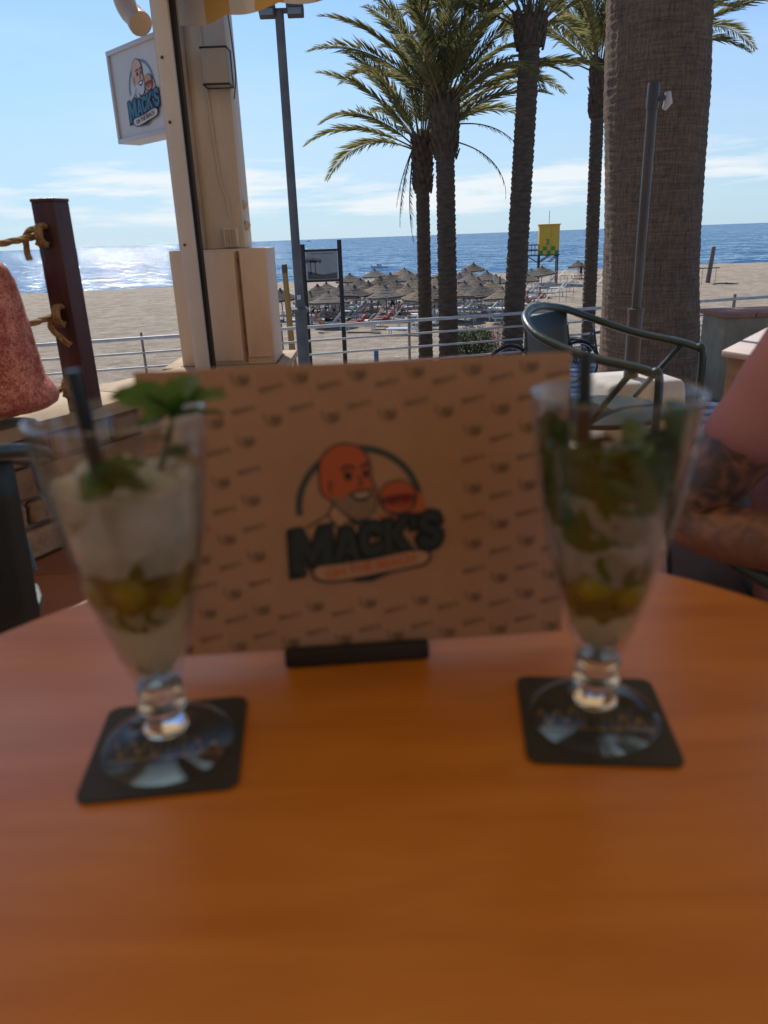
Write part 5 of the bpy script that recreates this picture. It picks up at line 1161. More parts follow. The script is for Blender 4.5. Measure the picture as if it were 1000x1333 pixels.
# ---- bicycles leaning by the railing
def bicycle(label, loc, rz, colr):
    t = thing('bicycle', label, 'bicycle', loc, rz, 'bicycles by the railing'); ty = mat('tyre', (.012, .012, .012), None, rough=.8); fm = mat('bike_' + colr, (.02, .03, .03) if colr == 'dark' else (.08, .09, .10), None, rough=.35); ch = mat('chrome', (.5, .5, .5), None, rough=.25, metal=1)
    for x in (-.52, .52):
        w_ = obj('wheel', MB().tube([(x + .325 * math.cos(R(a)), 0, .34 + .325 * math.sin(R(a))) for a in range(0, 361, 10)], .017, 8, caps=False).mesh('wheel', smooth=True), ty, t)
        obj('rim', MB().tube([(x + .305 * math.cos(R(a)), 0, .34 + .305 * math.sin(R(a))) for a in range(0, 361, 10)], .008, 6, caps=False).mesh('rim', smooth=True), ch, w_)
        sp = MB()
        for k in range(18): a = R(20 * k); sp.tube([(x, (.02 if k % 2 else -.02), .34), (x + .30 * math.cos(a), 0, .34 + .30 * math.sin(a))], .0016, 4)
        tag(obj('spokes', sp.mesh('spokes'), ch, w_), kind='stuff')
        obj('mudguard', MB().tube([(x + .355 * math.cos(R(a)), 0, .34 + .355 * math.sin(R(a))) for a in range(20, 175, 10)], .02, 6, flat=.4).mesh('mudguard', smooth=True), fm, t)
    f = MB(); S = Vector((-.16, 0, .78)); B_ = Vector((-.06, 0, .30)); H = Vector((.36, 0, .78)); H2 = Vector((.39, 0, .68)); A = Vector((-.52, 0, .34)); F_ = Vector((.52, 0, .34))
    for a, b in ((S, B_), (B_, H2), (S * .9 + B_ * .1, H)): f.tube([a, b], .016)
    for s_ in (-.04, .04):
        o = Vector((0, s_, 0)); f.tube([A + o, B_ + o * .5], .009); f.tube([A + o, S + o * .3], .008); f.tube([F_ + o, H2 + o * .6], .011)
    f.tube([H2, H, H + Vector((-.02, 0, .14))], .016); obj('frame', f.mesh('frame', smooth=True), fm, t)
    obj('handlebar', MB().tube(smooth_path([(.2, -.28, .95), (.3, -.2, .97), (.34, 0, .93), (.3, .2, .97), (.2, .28, .95)], 5), .011).mesh('handlebar', smooth=True), ch, t)
    obj('saddle', MB().tube([(-.30, 0, .88), (-.22, 0, .895), (-.05, 0, .885)], [.085, .07, .025], 10, flat=.4).mesh('saddle', smooth=True), blk, t); obj('seat_post', MB().tube([S, (-.19, 0, .88)], .013).mesh('seat_post'), ch, t)
    obj('crank', MB().tube([(-.06, -.08, .30), (.06, -.08, .2)], .01).mesh('crank'), ch, t)
b1 = at(682, 474, 10.7); bicycle('dark bicycle parked behind the empty green chair', (b1.x + .28, 10.7, PROM), R(12), 'dark')
b2 = at(752, 476, 10.9); bicycle('grey bicycle parked next to the thick palm', (b2.x + .45, 11.25, PROM), R(16), 'grey')

# ================================================================== SHRUBS
hedgem = mat('hedge_leaf', (.045, .075, .018), (.09, .125, .03), 20, .6, transl=.25)
pinkfl = mat('pink_flowers', (.42, .17, .16), (.55, .30, .25), 30, .7, transl=.2)
twigm = mat('twig', (.10, .07, .045), None, rough=.9)
def shrub(label, c, rx, ry, h, n, m, seed, s=.05, m2=None, mixp=.0):
    rnd = random.Random(seed); gz = ground(c.x, c.y); t = thing('shrub', label, 'shrub', (c.x, c.y, gz))
    mb = MB(); mb2 = MB()
    for i in range(n):
        a = rnd.random() * 6.283; u = rnd.random() ** .4; zz = rnd.random(); r_ = u * (1 - .35 * max(0, zz - .6)) * (1 + .12 * noise.noise(Vector((math.cos(a) * 2, math.sin(a) * 2, zz * 3 + seed))))
        p = Vector((rx * r_ * math.cos(a), ry * r_ * math.sin(a), h * (.04 + .96 * zz) * (1 - .12 * u * u) * (1 + .1 * noise.noise(Vector((math.cos(a) * u * 3, math.sin(a) * u * 3, seed))))))
        d = Vector((rnd.uniform(-1, 1), rnd.uniform(-1, 1), rnd.uniform(-.2, 1))).normalized() * s * rnd.uniform(.6, 1.2); sd_ = d.orthogonal().normalized() * s * .32
        (mb2 if rnd.random() < mixp else mb).add([p, p + d * .5 + sd_, p + d, p + d * .5 - sd_], [(0, 1, 2, 3)])
    tag(obj('foliage', MB.mesh(mb, 'foliage'), m, t), kind='stuff')
    if m2: tag(obj('blossom', MB.mesh(mb2, 'blossom'), m2, t), kind='stuff')
    st = MB()
    for i in range(14): a = i * 2.4; st.tube([(0, 0, -.05), (rx * .4 * math.cos(a), ry * .4 * math.sin(a), h * .5), (rx * .75 * math.cos(a), ry * .75 * math.sin(a), h * .85)], [.02, .012, .004], 5)
    obj('stems', st.mesh('stems'), twigm, t)
hY = 17.2; hc = at(616, 452, hY); hcx = hc.x
hh = at(616, 425, hY).z - ground(hcx, hY)
shrub('clipped green hedge bush between the palms and the loungers', Vector((hcx, hY, 0)), .48, .4, max(.5, hh), 9000, hedgem, 1, .042)
fY = 18.2; fc = at(652, 440, fY); fh = at(652, 421, fY).z - ground(fc.x, fY)
shrub('pink flowering shrub beside the hedge bush', Vector((fc.x, fY, 0)), .33, .3, max(.4, fh), 2600, hedgem, 2, .04, pinkfl, .72)
fY = 12.9; fc = at(655, 452, fY)
shrub('low pink flowering plant at the foot of the tall bare palm', Vector((fc.x - .1, 13.6, 0)), .22, .2, .32, 900, hedgem, 4, .035, pinkfl, .5)
wc = at(540, 462, 14.6); shrub('small weedy tuft at the foot of the palms', Vector((wc.x, 14.7, 0)), .4, .2, .14, 900, hedgem, 3, .05)

# ================================================================== PARASOLS
thatch = mat('thatch', (.21, .155, .105), (.06, .043, .03), 26, .95, bump=.9, bscale=40, bdist=.04, stretch=(1, 1, 3.5), lo=.32, hi=.66)
thatch2 = mat('pale_thatch_edge', (.62, .52, .38), (.42, .34, .24), 30, .95)
polew = mat('pole_white', (.55, .53, .50), (.45, .43, .40), 5, .6); polet = mat('pole_teal', (.10, .22, .26), (.14, .28, .32), 5, .6); polewd = mat('pole_wood', (.22, .15, .09), (.16, .11, .07), 5, .8)
def thatch_mesh(seed, Rr=1.24, top=2.05, hh=.62):
    rnd = random.Random(seed); mb = MB(); tiers = 4; n = 46
    for k in range(tiers):
        u0 = k / tiers; u1 = (k + 1) / tiers + .10
        r0 = Rr * u0; r1 = Rr * min(1.03, u1); z0 = top - hh * u0 ** .85; z1 = top - hh * min(1, u1) ** .85 - .035
        rows = []
        for s_, (r_, z) in enumerate(((max(.02, r0), z0), (r0 * .5 + r1 * .5, (z0 + z1) / 2 + .03), (r1 + .03, z1 + .045), (r1 + .02, z1 - .06))):
            ring = []
            for j in range(n):
                a = 2 * math.pi * j / n; q = r_ * (1 + (.03 if s_ >= 2 else .015) * rnd.uniform(-1, 1)) ; zz = z + (rnd.uniform(-.05, .02) if s_ == 3 else rnd.uniform(-.012, .012)); ring.append((q * math.cos(a), q * math.sin(a), zz))
            rows.append(ring)
        vs_ = [v for r_ in rows for v in r_]; fs_ = []
        for i in range(3):
            for j in range(n): j2 = (j + 1) % n; fs_.append((i * n + j, i * n + j2, (i + 1) * n + j2, (i + 1) * n + j))
        mb.add(vs_, fs_)
    mb.lathe([(0, top + .10), (.05, top + .08), (.10, top - .03), (.2, top - .12)], 9)
    return mb.mesh('canopy')
def fringe_mesh(seed, Rr=1.24, top=2.05, hh=.62):
    rnd = random.Random(seed); mb = MB()
    for i in range(620):
        k = rnd.choice((1, 2, 3, 4, 4, 4, 4)); u = min(1, k / 4 + .08); a = rnd.random() * 6.283; r_ = Rr * u; z = top - hh * u ** .85 - .02
        p = Vector((r_ * math.cos(a), r_ * math.sin(a), z)); o = Vector((math.cos(a), math.sin(a), -.9 - rnd.random())) * rnd.uniform(.09, .20); w_ = Vector((-math.sin(a), math.cos(a), 0)) * .018
        mb.add([p - w_, p + w_, p + o], [(0, 1, 2)])
    return mb.mesh('straw_fringe')
TH = [thatch_mesh(i) for i in range(4)]; FG = [fringe_mesh(i + 20) for i in range(3)]
thatchs = [thatch, mat('thatch_grey', (.25, .21, .165), (.085, .07, .055), 26, .95, bump=.9, bscale=40, bdist=.04, stretch=(1, 1, 3.5), lo=.32, hi=.66), mat('thatch_fresh', (.33, .245, .15), (.11, .08, .05), 26, .95, bump=.9, bscale=40, bdist=.04, stretch=(1, 1, 3.5), lo=.32, hi=.66), mat('thatch_old', (.16, .125, .095), (.05, .04, .03), 26, .95, bump=.9, bscale=40, bdist=.04, stretch=(1, 1, 3.5), lo=.32, hi=.66)]
for i, me in enumerate(TH): me.materials.append(thatchs[i])
for me in FG: me.materials.append(thatch2)
pole_me = {}
for nm, m in (('w', polew), ('t', polet), ('d', polewd)):
    me = MB().lathe([(.045, -.15), (.045, 1.0), (.04, 1.86), (0, 1.87)], 8).mesh('pole', smooth=True); me.materials.append(m); pole_me[nm] = me
rib = MB()
for k in range(8): a = k * math.pi / 4; rib.tube([(.03 * math.cos(a), .03 * math.sin(a), 1.82), (1.05 * math.cos(a), 1.05 * math.sin(a), 1.35)], .014, 5)
rib_me = rib.mesh('ribs'); rib_me.materials.append(polewd)
PAR = []
def parasol(px_, py_, pole, label, seed, s=1.0, h=2.1):
    p = on_ground(px_, py_, h * s); gz = ground(p.x, p.y); rnd = random.Random(seed)
    t = thing('beach_parasol', label, 'parasol', (p.x, p.y, gz), rnd.random() * 6, 'thatched parasols on the beach'); q_ = rnd.uniform(.84, 1.08); t.scale = (s * q_, s * q_, s * rnd.uniform(.94, 1.04))
    t.rotation_euler = (rnd.uniform(-.09, .09), rnd.uniform(-.09, .09), rnd.random() * 6)
    obj('canopy', TH[seed % 4], None, t); tag(obj('straw_fringe', FG[seed % 3], None, t), kind='stuff'); obj('pole', pole_me[pole], None, t); obj('ribs', rib_me, None, t)
    PAR.append(Vector((p.x, p.y, gz))); return t
ROW = 'thatched straw parasol in the crowded rows over the loungers'
pts_ = [(456, 355, 'd'), (488, 350, 't'), (525, 347, 'd'), (468, 361, 'w'), (494, 358, 't'), (533, 353, 'd'), (490, 368, 'd'), (464, 371, 't'), (515, 363, 'w'), (449, 366, 'w'), (546, 374, 'w'), (508, 356, 'd'), (616, 342, 'd'), (632, 352, 't'), (566, 360, 't'), (596, 356, 'd'), (622, 360, 'w'), (604, 367, 'w'), (640, 363, 'w'), (566, 372, 't'), (425, 368, 'd'), (427, 379, 't'), (403, 376, 'd'), (545, 358, 't'), (578, 350, 'd'), (606, 350, 'w'), (655, 372, 'w'), (440, 373, 'd'), (478, 365, 'w'), (503, 372, 't'), (530, 367, 'w'), (555, 366, 'd'), (585, 362, 'w'), (612, 356, 'd'), (590, 372, 't'), (628, 369, 'w'), (415, 371, 't'), (648, 357, 'd'), (538, 362, 't')]
for i, (x, y, pl) in enumerate(pts_): parasol(x, y, pl, {'w': 'thatched straw parasol on a white pole in the crowded rows', 't': 'thatched straw parasol on a teal pole in the crowded rows', 'd': 'thatched straw parasol on a brown wooden pole in the crowded rows'}[pl], i)
parasol(366, 374, 't', 'thatched parasol on a teal pole between the cabinet and the lamp post', 31)
parasol(754, 338, 'w', 'lone thatched parasol on open sand beyond the lifeguard tower', 32, .95)
for i, (x, y) in enumerate(((706, 344), (694, 348), (684, 352))): parasol(x, y, 'w', 'thatched straw parasol in front of the yellow lifeguard tower', 40 + i)

# ================================================================== LOUNGERS
lgw = mat('lounger_white', (.78, .76, .73), (.68, .66, .63), 4, .5)
lmesh = dict(blue=mat('sling_blue', (.42, .56, .63), (.34, .48, .56), 6, .8), green=mat('sling_green', (.28, .40, .31), (.22, .33, .25), 6, .8), grey=mat('sling_grey', (.25, .27, .30), (.32, .33, .36), 6, .8), white=mat('sling_white', (.75, .75, .73), (.65, .65, .63), 6, .8), red=mat('sling_red', (.32, .06, .05), (.4, .1, .08), 6, .8))
LG = {}
def lounger_parts():
    fr = MB()
    for s_ in (-.31, .31): fr.box((0.0, s_, .34), (1.92, .045, .055))
    fr.box((-.94, 0, .34), (.045, .6, .05)); fr.box((.94, 0, .34), (.045, .6, .05)); fr.box((.25, 0, .34), (.04, .6, .045))
    leg = MB().box((0, 0, .16), (.05, .05, .33)).mesh('leg'); leg.materials.append(lgw)
    f = fr.mesh('frame', bevel=.006, seg=1); f.materials.append(lgw)
    ca, sa = math.cos(R(48)), math.sin(R(48))
    bf = MB()
    for s_ in (-.29, .29): bf.tube([(.26, s_, .37), (.26 + .82 * ca, s_, .37 + .82 * sa)], .02, 6)
    bf.tube([(.26 + .82 * ca, -.29, .37 + .82 * sa), (.26 + .82 * ca, .29, .37 + .82 * sa)], .02, 6); bf.tube([(.80, -.25, .36), (.26 + .5 * ca, -.25, .37 + .5 * sa)], .012, 5); bf.tube([(.80, .25, .36), (.26 + .5 * ca, .25, .37 + .5 * sa)], .012, 5)
    b = bf.mesh('back_frame'); b.materials.append(lgw)
    out = {}
    for k, m in lmesh.items():
        s = MB().box((-.34, 0, .372), (1.16, .56, .012)).mesh('seat_sling'); s.materials.append(m)
        q = MB().box((.26 + .41 * ca, 0, .375 + .41 * sa), (.80, .55, .012), Matrix.Rotation(R(-48), 3, 'Y')).mesh('back_sling'); q.materials.append(m); out[k] = (s, q)
    return f, leg, b, out
LF, LL, LB, LS = lounger_parts()
def lounger(x, y, rz, colr, label):
    t = thing('sun_lounger', label, 'sun lounger', (x, y, ground(x, y)), rz, 'sun loungers under the parasols')
    obj('frame', LF, None, t); obj('back_frame', LB, None, t); obj('seat_sling', LS[colr][0], None, t); obj('backrest', LS[colr][1], None, t)
    for sx in (-.8, .75):
        for sy in (-.28, .28): obj('leg', LL, None, t, (sx, sy, 0))
    return t
rnd = random.Random(15); placed = []
cols = ['blue', 'grey', 'white', 'blue', 'green', 'grey', 'red', 'white']
for i, p in enumerate(PAR[:39] + PAR[40:]):
    for s_, ox in ((-1, 0), (1, 0), (-1, 2.15), (1, -2.15)):
        x = p.x + rnd.uniform(-.25, .25) + .25 + ox; y = p.y + s_ * rnd.uniform(.75, .95) + abs(ox) * .15
        if any(abs(x - a) < 1.7 and abs(y - b) < .66 for a, b in placed): continue
        placed.append((x, y)); c_ = cols[(i * 2 + (s_ > 0)) % 8]
        lounger(x, y, R(-14 + rnd.uniform(-6, 6)), c_, 'white framed sun lounger with %s fabric under the crowded parasols' % c_)
for px_, py_, c_, lb in ((430, 428, 'white', 'white sun lounger beneath the information board with sunbathers'), (527, 436, 'blue', 'pale blue sun lounger on open sand nearest the railing'), (620, 410, 'green', 'pale green sun lounger with raised back beside the hedge bush'), (470, 432, 'red', 'red covered sun lounger at the edge of the parasol rows'), (503, 428, 'red', 'second red covered sun lounger next to the pale blue one'), (590, 418, 'white', 'white sun lounger behind the shaggy palm trunk'), (775, 373, 'white', 'white sun lounger on open sand beside the lone parasol'), (560, 428, 'grey', 'grey sun lounger seen between the two palm trunks'), (700, 402, 'white', 'white sun lounger near the tall bare palm trunk'), (450, 418, 'grey', 'grey sun lounger behind the information board post')):
    p = on_ground(px_, py_); lounger(p.x, p.y, R(-14), c_, lb)

# ================================================================== PEOPLE ON THE BEACH
def beach_body(pose):
    V, E, Rd = [], [], []
    def add(p, r_, par=None):
        V.append(Vector(p)); Rd.append(r_)
        if par is not None: E.append((par, len(V) - 1))
        return len(V) - 1
    if pose == 'stand':
        J = dict(pel=(0, 0, .95), bel=(0, 0, 1.12), che=(0, 0, 1.32), nk=(0, 0, 1.50), hd=(.02, 0, 1.64), sh=1.42, kn=((.05, .10, .52), (-.03, -.10, .52)), an=((.0, .10, .08), (-.10, -.10, .08)), el=((.02, .26, 1.15), (.05, -.26, 1.15)), wr=((.14, .26, .95), (.12, -.27, .93)), foot=(.16, 0, -.05))
    elif pose == 'recline':
        J = dict(pel=(0, 0, .14), bel=(.10, 0, .24), che=(.23, 0, .39), nk=(.36, 0, .53), hd=(.43, 0, .64), sh=.47, kn=((-.44, .10, .24), (-.46, -.10, .12)), an=((-.80, .10, .09), (-.88, -.11, .08)), el=((.12, .27, .22), (.14, -.27, .22)), wr=((-.08, .22, .16), (-.05, -.15, .28)), foot=(-.06, 0, .14))
    else:
        J = dict(pel=(0, 0, .12), bel=(.0, 0, .28), che=(.03, 0, .46), nk=(.0, 0, .63), hd=(-.04, 0, .76), sh=.55, kn=((-.40, .12, .36), (-.44, -.12, .14)), an=((-.62, .12, .06), (-.82, -.12, .06)), el=((-.10, .26, .32), (-.10, -.26, .32)), wr=((-.30, .16, .36), (-.28, -.14, .30)), foot=(-.14, 0, -.02))
    pel = add(J['pel'], .13); bel = add(J['bel'], .12, pel); che = add(J['che'], .13, bel); nk = add(J['nk'], .055, che); hd_ = add(J['hd'], .085, nk); add(Vector(J['hd']) + Vector((0, 0, .07)), .06, hd_)
    for k in (0, 1):
        s_ = 1 if k == 0 else -1; c = Vector(J['che']); nk_ = Vector(J['nk']); sh = add(c.lerp(nk_, .5) + Vector((0, s_ * .17, 0)), .06, che); el = add(J['el'][k], .042, sh); wr = add(J['wr'][k], .03, el); add(Vector(J['wr'][k]) + (Vector(J['wr'][k]) - Vector(J['el'][k])).normalized() * .11, .03, wr)
        hp_ = add(Vector(J['pel']) + Vector((0, s_ * .09, -.03)), .09, pel); kn_ = add(J['kn'][k], .06, hp_); an = add(J['an'][k], .04, kn_); add(Vector(J['an'][k]) + Vector(J['foot']), .035, an)
    body = skin_mesh(V, E, Rd, 0, 1, 'body')
    if pose == 'stand': sv, se, sr = [J['bel'], J['pel'], (0, .09, .9), (.02, .1, .62), (0, -.09, .9), (-.01, -.1, .62), J['che']], [(0, 1), (1, 2), (2, 3), (1, 4), (4, 5)], None
    pe = Vector(J['pel']); k0 = Vector(J['kn'][0]); k1 = Vector(J['kn'][1])
    sh_ = skin_mesh([pe, pe + Vector((0, .09, -.03)), (pe + Vector((0, .09, -.03))).lerp(k0, .55), pe + Vector((0, -.09, -.03)), (pe + Vector((0, -.09, -.03))).lerp(k1, .55), pe.lerp(Vector(J['bel']), .5)], [(0, 1), (1, 2), (0, 3), (3, 4), (0, 5)], [.145, .105, .09, .105, .09, .13], 0, 1, 'shorts')
    be = Vector(J['bel']); ch = Vector(J['che']); nk_ = Vector(J['nk'])
    tp = skin_mesh([be, ch, ch.lerp(nk_, .45), ch.lerp(nk_, .5) + Vector((0, .16, 0)), ch.lerp(nk_, .5) + Vector((0, -.16, 0)), ch.lerp(nk_, .5) + Vector((0, .19, -.12)), ch.lerp(nk_, .5) + Vector((0, -.19, -.12)), pe.lerp(be, .3)], [(0, 1), (1, 2), (2, 3), (2, 4), (3, 5), (4, 6), (0, 7)], [.135, .145, .09, .075, .075, .07, .07, .145], 0, 1, 'top')
    hb = bmesh.new(); bmesh.ops.create_icosphere(hb, subdivisions=2, radius=.105); bmesh.ops.delete(hb, geom=[v for v in hb.verts if v.co.z < -.02], context='VERTS')
    for v in hb.verts: v.co += Vector(J['hd']) + Vector((0, 0, .03))
    hm = bpy.data.meshes.new('hair'); hb.to_mesh(hm); hb.free()
    return body, sh_, tp, hm
BB = {k: beach_body(k) for k in ('stand', 'recline', 'sit')}
skins = [mat('beach_skin_%d' % i, c, None, rough=.55) for i, c in enumerate(((.40, .19, .12), (.30, .13, .08), (.46, .25, .17)))]
clothc = dict(red=(.38, .05, .045), dark=(.02, .02, .03), pink=(.48, .20, .19), white=(.6, .58, .55), blue=(.04, .08, .18), navy=(.02, .03, .06), teal=(.06, .2, .22))
def cm_(k): return mat('beach_cloth_' + k, clothc[k], None, rough=.85)
def hairm(k): return mat('beach_hair_' + k, (.02, .015, .012) if k == 'dark' else (.5, .47, .42), None, rough=.7)
def bather(px_, py_, pose, label, rz, skin_i, shorts, top=None, hair='dark', lift=0):
    p = on_ground(px_, py_); b, s, tp, hm = BB[pose]
    t = thing('person', label, 'person', (p.x, p.y, ground(p.x, p.y) + lift), rz)
    def inst(nm, me, m):
        o = obj(nm, me.copy(), None, t); o.data.materials.clear(); o.data.materials.append(m); return o
    inst('body', b, skins[skin_i]); inst('shorts', s, cm_(shorts)); inst('hair', hm, hairm(hair))
    if top: inst('top', tp, cm_(top))
bather(412, 432, 'sit', 'person with white cap sunbathing bare chested on the white lounger', R(165), 0, 'white', None, 'white', .36)
bather(425, 427, 'sit', 'bare chested person with dark hair sitting beside the white capped one', R(170), 1, 'dark', None, 'dark', .36)
bather(436, 420, 'stand', 'person in black standing between the information board posts', R(200), 1, 'dark', 'dark')
bather(409, 416, 'sit', 'dark haired person sitting behind the sunbathing pair', R(180), 1, 'navy', 'dark', 'dark', .36)
bather(470, 431, 'recline', 'person in red lying on the red lounger at the edge of the rows', R(-14), 0, 'red', 'red', 'dark', .40)
bather(503, 427, 'recline', 'person in red reclining next to the pale blue lounger', R(-14), 0, 'red', 'red', 'white', .40)
bather(512, 412, 'stand', 'person in a navy shirt standing among the parasols', R(90), 0, 'navy', 'navy')
bather(520, 418, 'sit', 'bare chested person with dark hair sitting behind the red reclining pair', R(150), 2, 'blue', None, 'dark', .36)
bather(484, 417, 'sit', 'person in a teal top sitting in the parasol rows', R(160), 0, 'teal', 'teal', 'dark', .36)
bather(619, 398, 'stand', 'person in black standing behind the pale green lounger', R(120), 1, 'dark', 'dark')
bather(636, 395, 'stand', 'person with a pink top standing at the edge of the parasols', R(100), 0, 'dark', 'pink')
bather(686, 402, 'sit', 'person in pink sitting by the tall bare palm', R(170), 0, 'pink', 'pink', 'dark', .36)
bather(702, 396, 'sit', 'bare backed person sitting on a lounger under the tower parasols', R(170), 0, 'red', None, 'dark', .36)
bather(756, 365, 'stand', 'dark figure standing under the lone parasol', R(60), 1, 'dark', 'dark')
bather(126, 372.6, 'sit', 'tiny dark figure sitting at the water edge', R(80), 1, 'dark', 'dark')
bather(352, 374, 'stand', 'dark figure standing at the water beside the cabinet edge', R(80), 1, 'dark', 'dark')

# ================================================================== LIFEGUARD TOWER
tg = on_ground(712, 369); s = tg.y / FPX
t = thing('lifeguard_tower', 'yellow lifeguard tower with green checks on dark timber legs', 'tower', (tg.x, tg.y, ground(tg.x, tg.y)), R(-8))
W_ = 24 * s; top_ = at(714, 293, tg.y).z - tg.z; bot_ = at(714, 331, tg.y).z - tg.z
yel = mat('tower_yellow', (.60, .38, .035), (.54, .34, .04), 2, .6); grn = mat('tower_green', (.03, .22, .05), None, rough=.6); tmb = mat('tower_timber', (.045, .035, .03), (.07, .055, .045), 4, .8)
obj('cabin', MB().box((0, 0, (top_ + bot_) / 2), (W_, W_, top_ - bot_)).mesh('cabin', bevel=.02), yel, t)
obj('roof', MB().box((0, 0, top_ + .05), (W_ + .22, W_ + .22, .1)).mesh('roof', bevel=.02), yel, t)
obj('antenna', MB().tube([(0, 0, top_ + .1), (0, 0, top_ + 1.35)], .025, 6).mesh('antenna'), galv, t)
obj('panel_joint', MB().box((.15, -W_ / 2 - .004, (top_ + bot_) / 2), (.02, .006, top_ - bot_ - .05)).mesh('panel_joint'), mat('joint_dark', (.25, .16, .03), None), t)
ck = W_ / 5
for r_ in range(2):
    for k in range(5):
        if (k + r_) % 2 == 0: obj('check', MB().box((-W_ / 2 + ck * (k + .5), -W_ / 2 - .006, bot_ + ck * (r_ + .5)), (ck, .01, ck)).mesh('check'), grn, t)
me = text_mesh('3', .75, bold=.03, name='number')
for v in me.vertices: v.co = (v.co.x - .15, -W_ / 2 - .012, bot_ + 2 * ck + .38 + v.co.y)
obj('number', me, grn, t)
for sx in (-1, 1):
    for sy in (-1, 1): obj('leg', MB().box((sx * (W_ / 2 - .08), sy * (W_ / 2 - .08), bot_ / 2 - .1), (.13, .13, bot_ + .2)).mesh('leg'), tmb, t)
obj('platform', MB().box((-.55, 0, bot_ - .05), (W_ + 1.3, W_ + .1, .1)).mesh('platform'), tmb, t)
px0 = -W_ / 2 - 1.15
for sy in (-1, 1):
    obj('leg', MB().box((px0 + .06, sy * (W_ / 2 - .08), bot_ / 2 - .1), (.12, .12, bot_ + .2)).mesh('leg'), tmb, t)
    for zz in (.45, .95): obj('guard_rail', MB().box(((px0 - W_ / 2) / 2, sy * (W_ / 2), bot_ + zz), (-W_ / 2 - px0, .06, .09)).mesh('guard_rail'), tmb, t)
    obj('brace', MB().tube([(W_ / 2 - .1, sy * (W_ / 2 - .02), bot_ - .1), (.1, sy * (W_ / 2 - .02), bot_ - .75)], .05, 6).mesh('brace'), tmb, t)
    obj('brace', MB().tube([(-W_ / 2 + .1, sy * (W_ / 2 - .02), bot_ - .75), (.1, sy * (W_ / 2 - .02), bot_ - .1)], .05, 6).mesh('brace'), tmb, t)
    obj('brace', MB().tube([(px0 + .1, sy * (W_ / 2 - .02), bot_ - .15), (-W_ / 2, sy * (W_ / 2 - .02), bot_ - .8)], .05, 6).mesh('brace'), tmb, t)
for k in range(4): obj('guard_post', MB().box((px0 + .04 + k * .36, -W_ / 2, bot_ + .5), (.06, .07, 1.0)).mesh('guard_post'), tmb, t)
for zz in (.45, .95): obj('guard_rail', MB().box((px0, 0, bot_ + zz), (.06, W_, .09)).mesh('guard_rail'), tmb, t)

# ================================================================== OTHER THINGS ON THE SAND
# rope fence of thin white posts
for i, x in enumerate((728, 737, 746, 758, 766, 775, 650, 660)):
    p = on_ground(x, 394 - (i % 3) * 1.5 if i < 6 else 396 + i % 2); t = thing('fence_stake', 'thin white metal stake of the rope fence across the sand', 'stake', (p.x, p.y, ground(p.x, p.y)), 0, 'thin stakes on the sand')
    obj('rod', MB().tube([(0, 0, -.1), (.01, 0, 1.75 + .12 * (i % 3))], .022, 6).mesh('rod'), polew, t); obj('hook', MB().tube([(.01, 0, 1.6), (.06, 0, 1.63), (.08, 0, 1.58)], .012, 5).mesh('hook'), galv, t)
p = on_ground(650.5, 397); t = thing('fence_stake', 'thick dark stake standing at the end of the parasol rows', 'stake', (p.x, p.y, ground(p.x, p.y)))
obj('rod', MB().tube([(0, 0, -.1), (.0, 0, 2.0)], .05, 7).mesh('rod'), tmb, t); obj('cap', MB().lathe([(.055, 1.98), (.06, 2.03), (0, 2.08)], 7).mesh('cap'), tmb, t)
p = on_ground(389, 500); 
# upright sandblasted post with a metal bar frame
p = on_ground(921, 368); hh = at(928, 322, p.y).z - p.z
t = thing('wooden_post', 'leaning weathered timber post alone on the empty sand', 'post', (p.x, p.y, ground(p.x, p.y)))
obj('shaft', MB().tube([(0, 0, -.3), (.12, 0, hh * .5), (.24, 0, hh)], [.21, .20, .18], 8).mesh('shaft', smooth=True), mat('weathered_grey_wood', (.20, .17, .14), (.13, .11, .09), 3, .9, stretch=(4, 4, .4), bump=.5), t)
obj('cap', MB().lathe([(.19, 0), (.20, .06), (.16, .10), (0, .11)], 8).mesh('cap'), galv, t, (.24, 0, hh - .03))
p = on_ground(921, 371); w_ = 24 / FPX * p.y; hh = at(921, 349, p.y).z - p.z
t = thing('bar_frame', 'thin metal bar frame standing round the leaning timber post', 'frame', (p.x, p.y, ground(p.x, p.y)))
for sx in (-.32, .38): obj('upright', MB().tube([(sx * w_, 0, -.1), (sx * w_, 0, hh)], .02, 6).mesh('upright'), galv, t)
obj('crossbar', MB().tube([(-.5 * w_, 0, hh), (.55 * w_, 0, hh)], .045, 6).mesh('crossbar'), tmb, t)
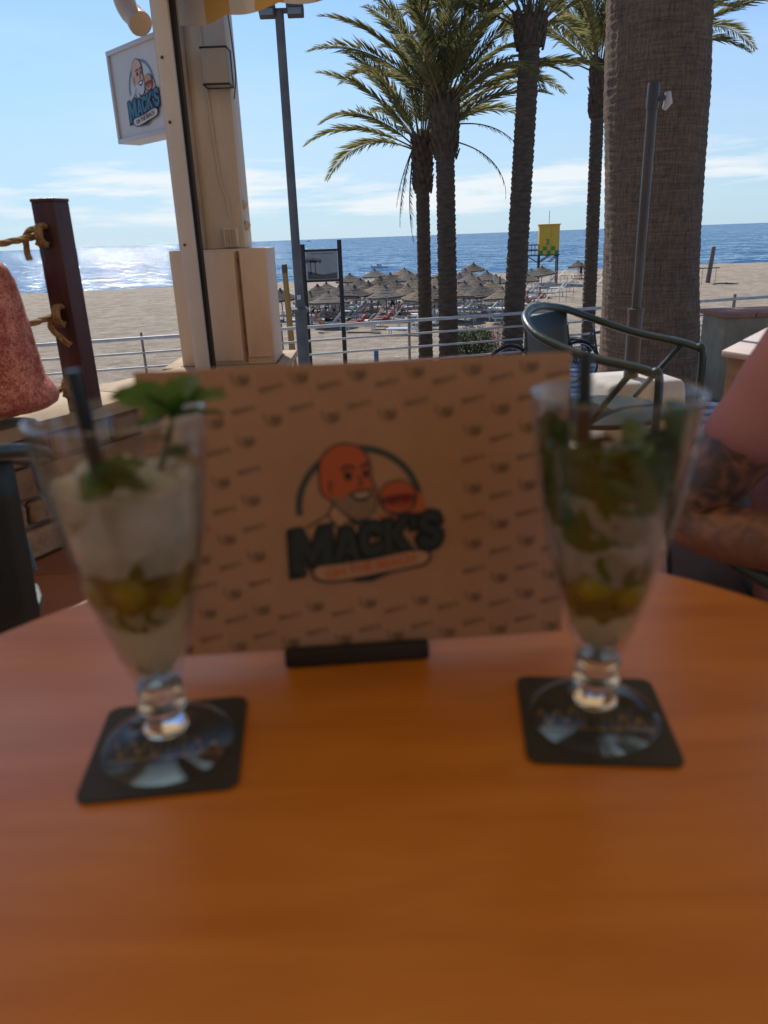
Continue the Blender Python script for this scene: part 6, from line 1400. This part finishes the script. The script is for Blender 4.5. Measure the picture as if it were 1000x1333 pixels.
# seaweed and driftwood
drift = mat('driftwood', (.09, .075, .06), (.05, .042, .035), 8, .9)
for i, (x, y, L, lb) in enumerate(((945, 370, 2.4, 'dark driftwood branch beside the leaning timber post'), (920, 393, 1.2, 'short dark driftwood lying between the leaning post and the railing'))):
    p = on_ground(x, y); t = thing('driftwood', lb, 'driftwood', (p.x, p.y, ground(p.x, p.y)))
    obj('branch', MB().tube(smooth_path([(-L / 2, 0, .03), (-L * .2, .1, .10), (L * .2, -.05, .05), (L / 2, .1, .02)], 4), .05, 6).mesh('branch', smooth=True), drift, t); obj('twig', MB().tube([(-L * .1, .05, .08), (L * .1, .3, .14)], .025, 5).mesh('twig'), drift, t)
# boats
def boat(label, px_, py_, L, rz):
    p = on(px_, py_, SEA_Z); t = thing('motor_boat', label, 'boat', (p.x, p.y, SEA_Z), rz)
    vs_, fs_ = [], []; n = 9
    for i in range(n):
        u = i / (n - 1); hw = L * .16 * (1 - max(0, u - .45) ** 2 * 3.2); hw = max(hw, .02); x = L * (u - .5); dk_ = L * (.09 + .06 * u * u)
        vs_ += [(x, -hw, dk_), (x, -hw * .7, -.1), (x, hw * .7, -.1), (x, hw, dk_)]
    for i in range(n - 1):
        b = i * 4
        for k in range(3): fs_.append((b + k, b + k + 1, b + 5 + k, b + 4 + k))
        fs_.append((b + 3, b, b + 4, b + 7))
    fs_ += [(0, 1, 2, 3), ((n - 1) * 4 + 3, (n - 1) * 4 + 2, (n - 1) * 4 + 1, (n - 1) * 4)]
    obj('hull', MB().add(vs_, fs_).mesh('hull'), mat('boat_white', (.7, .7, .7), None, rough=.3), t)
    obj('cabin', MB().box((-.02 * L, 0, L * .17), (L * .3, L * .2, L * .12), taper=.75).mesh('cabin', bevel=.02), MATS['boat_white'], t); obj('windscreen', MB().box((.10 * L, 0, L * .175), (L * .06, L * .185, L * .06)).mesh('windscreen'), mat('boat_glass', (.02, .03, .04), None, rough=.1), t)
boat('white motor boat moored just off the beach behind the parasols', 494, 348.5, 3.2, R(170))
boat('distant small white boat close to the horizon', 402, 314.2, 14, R(0))
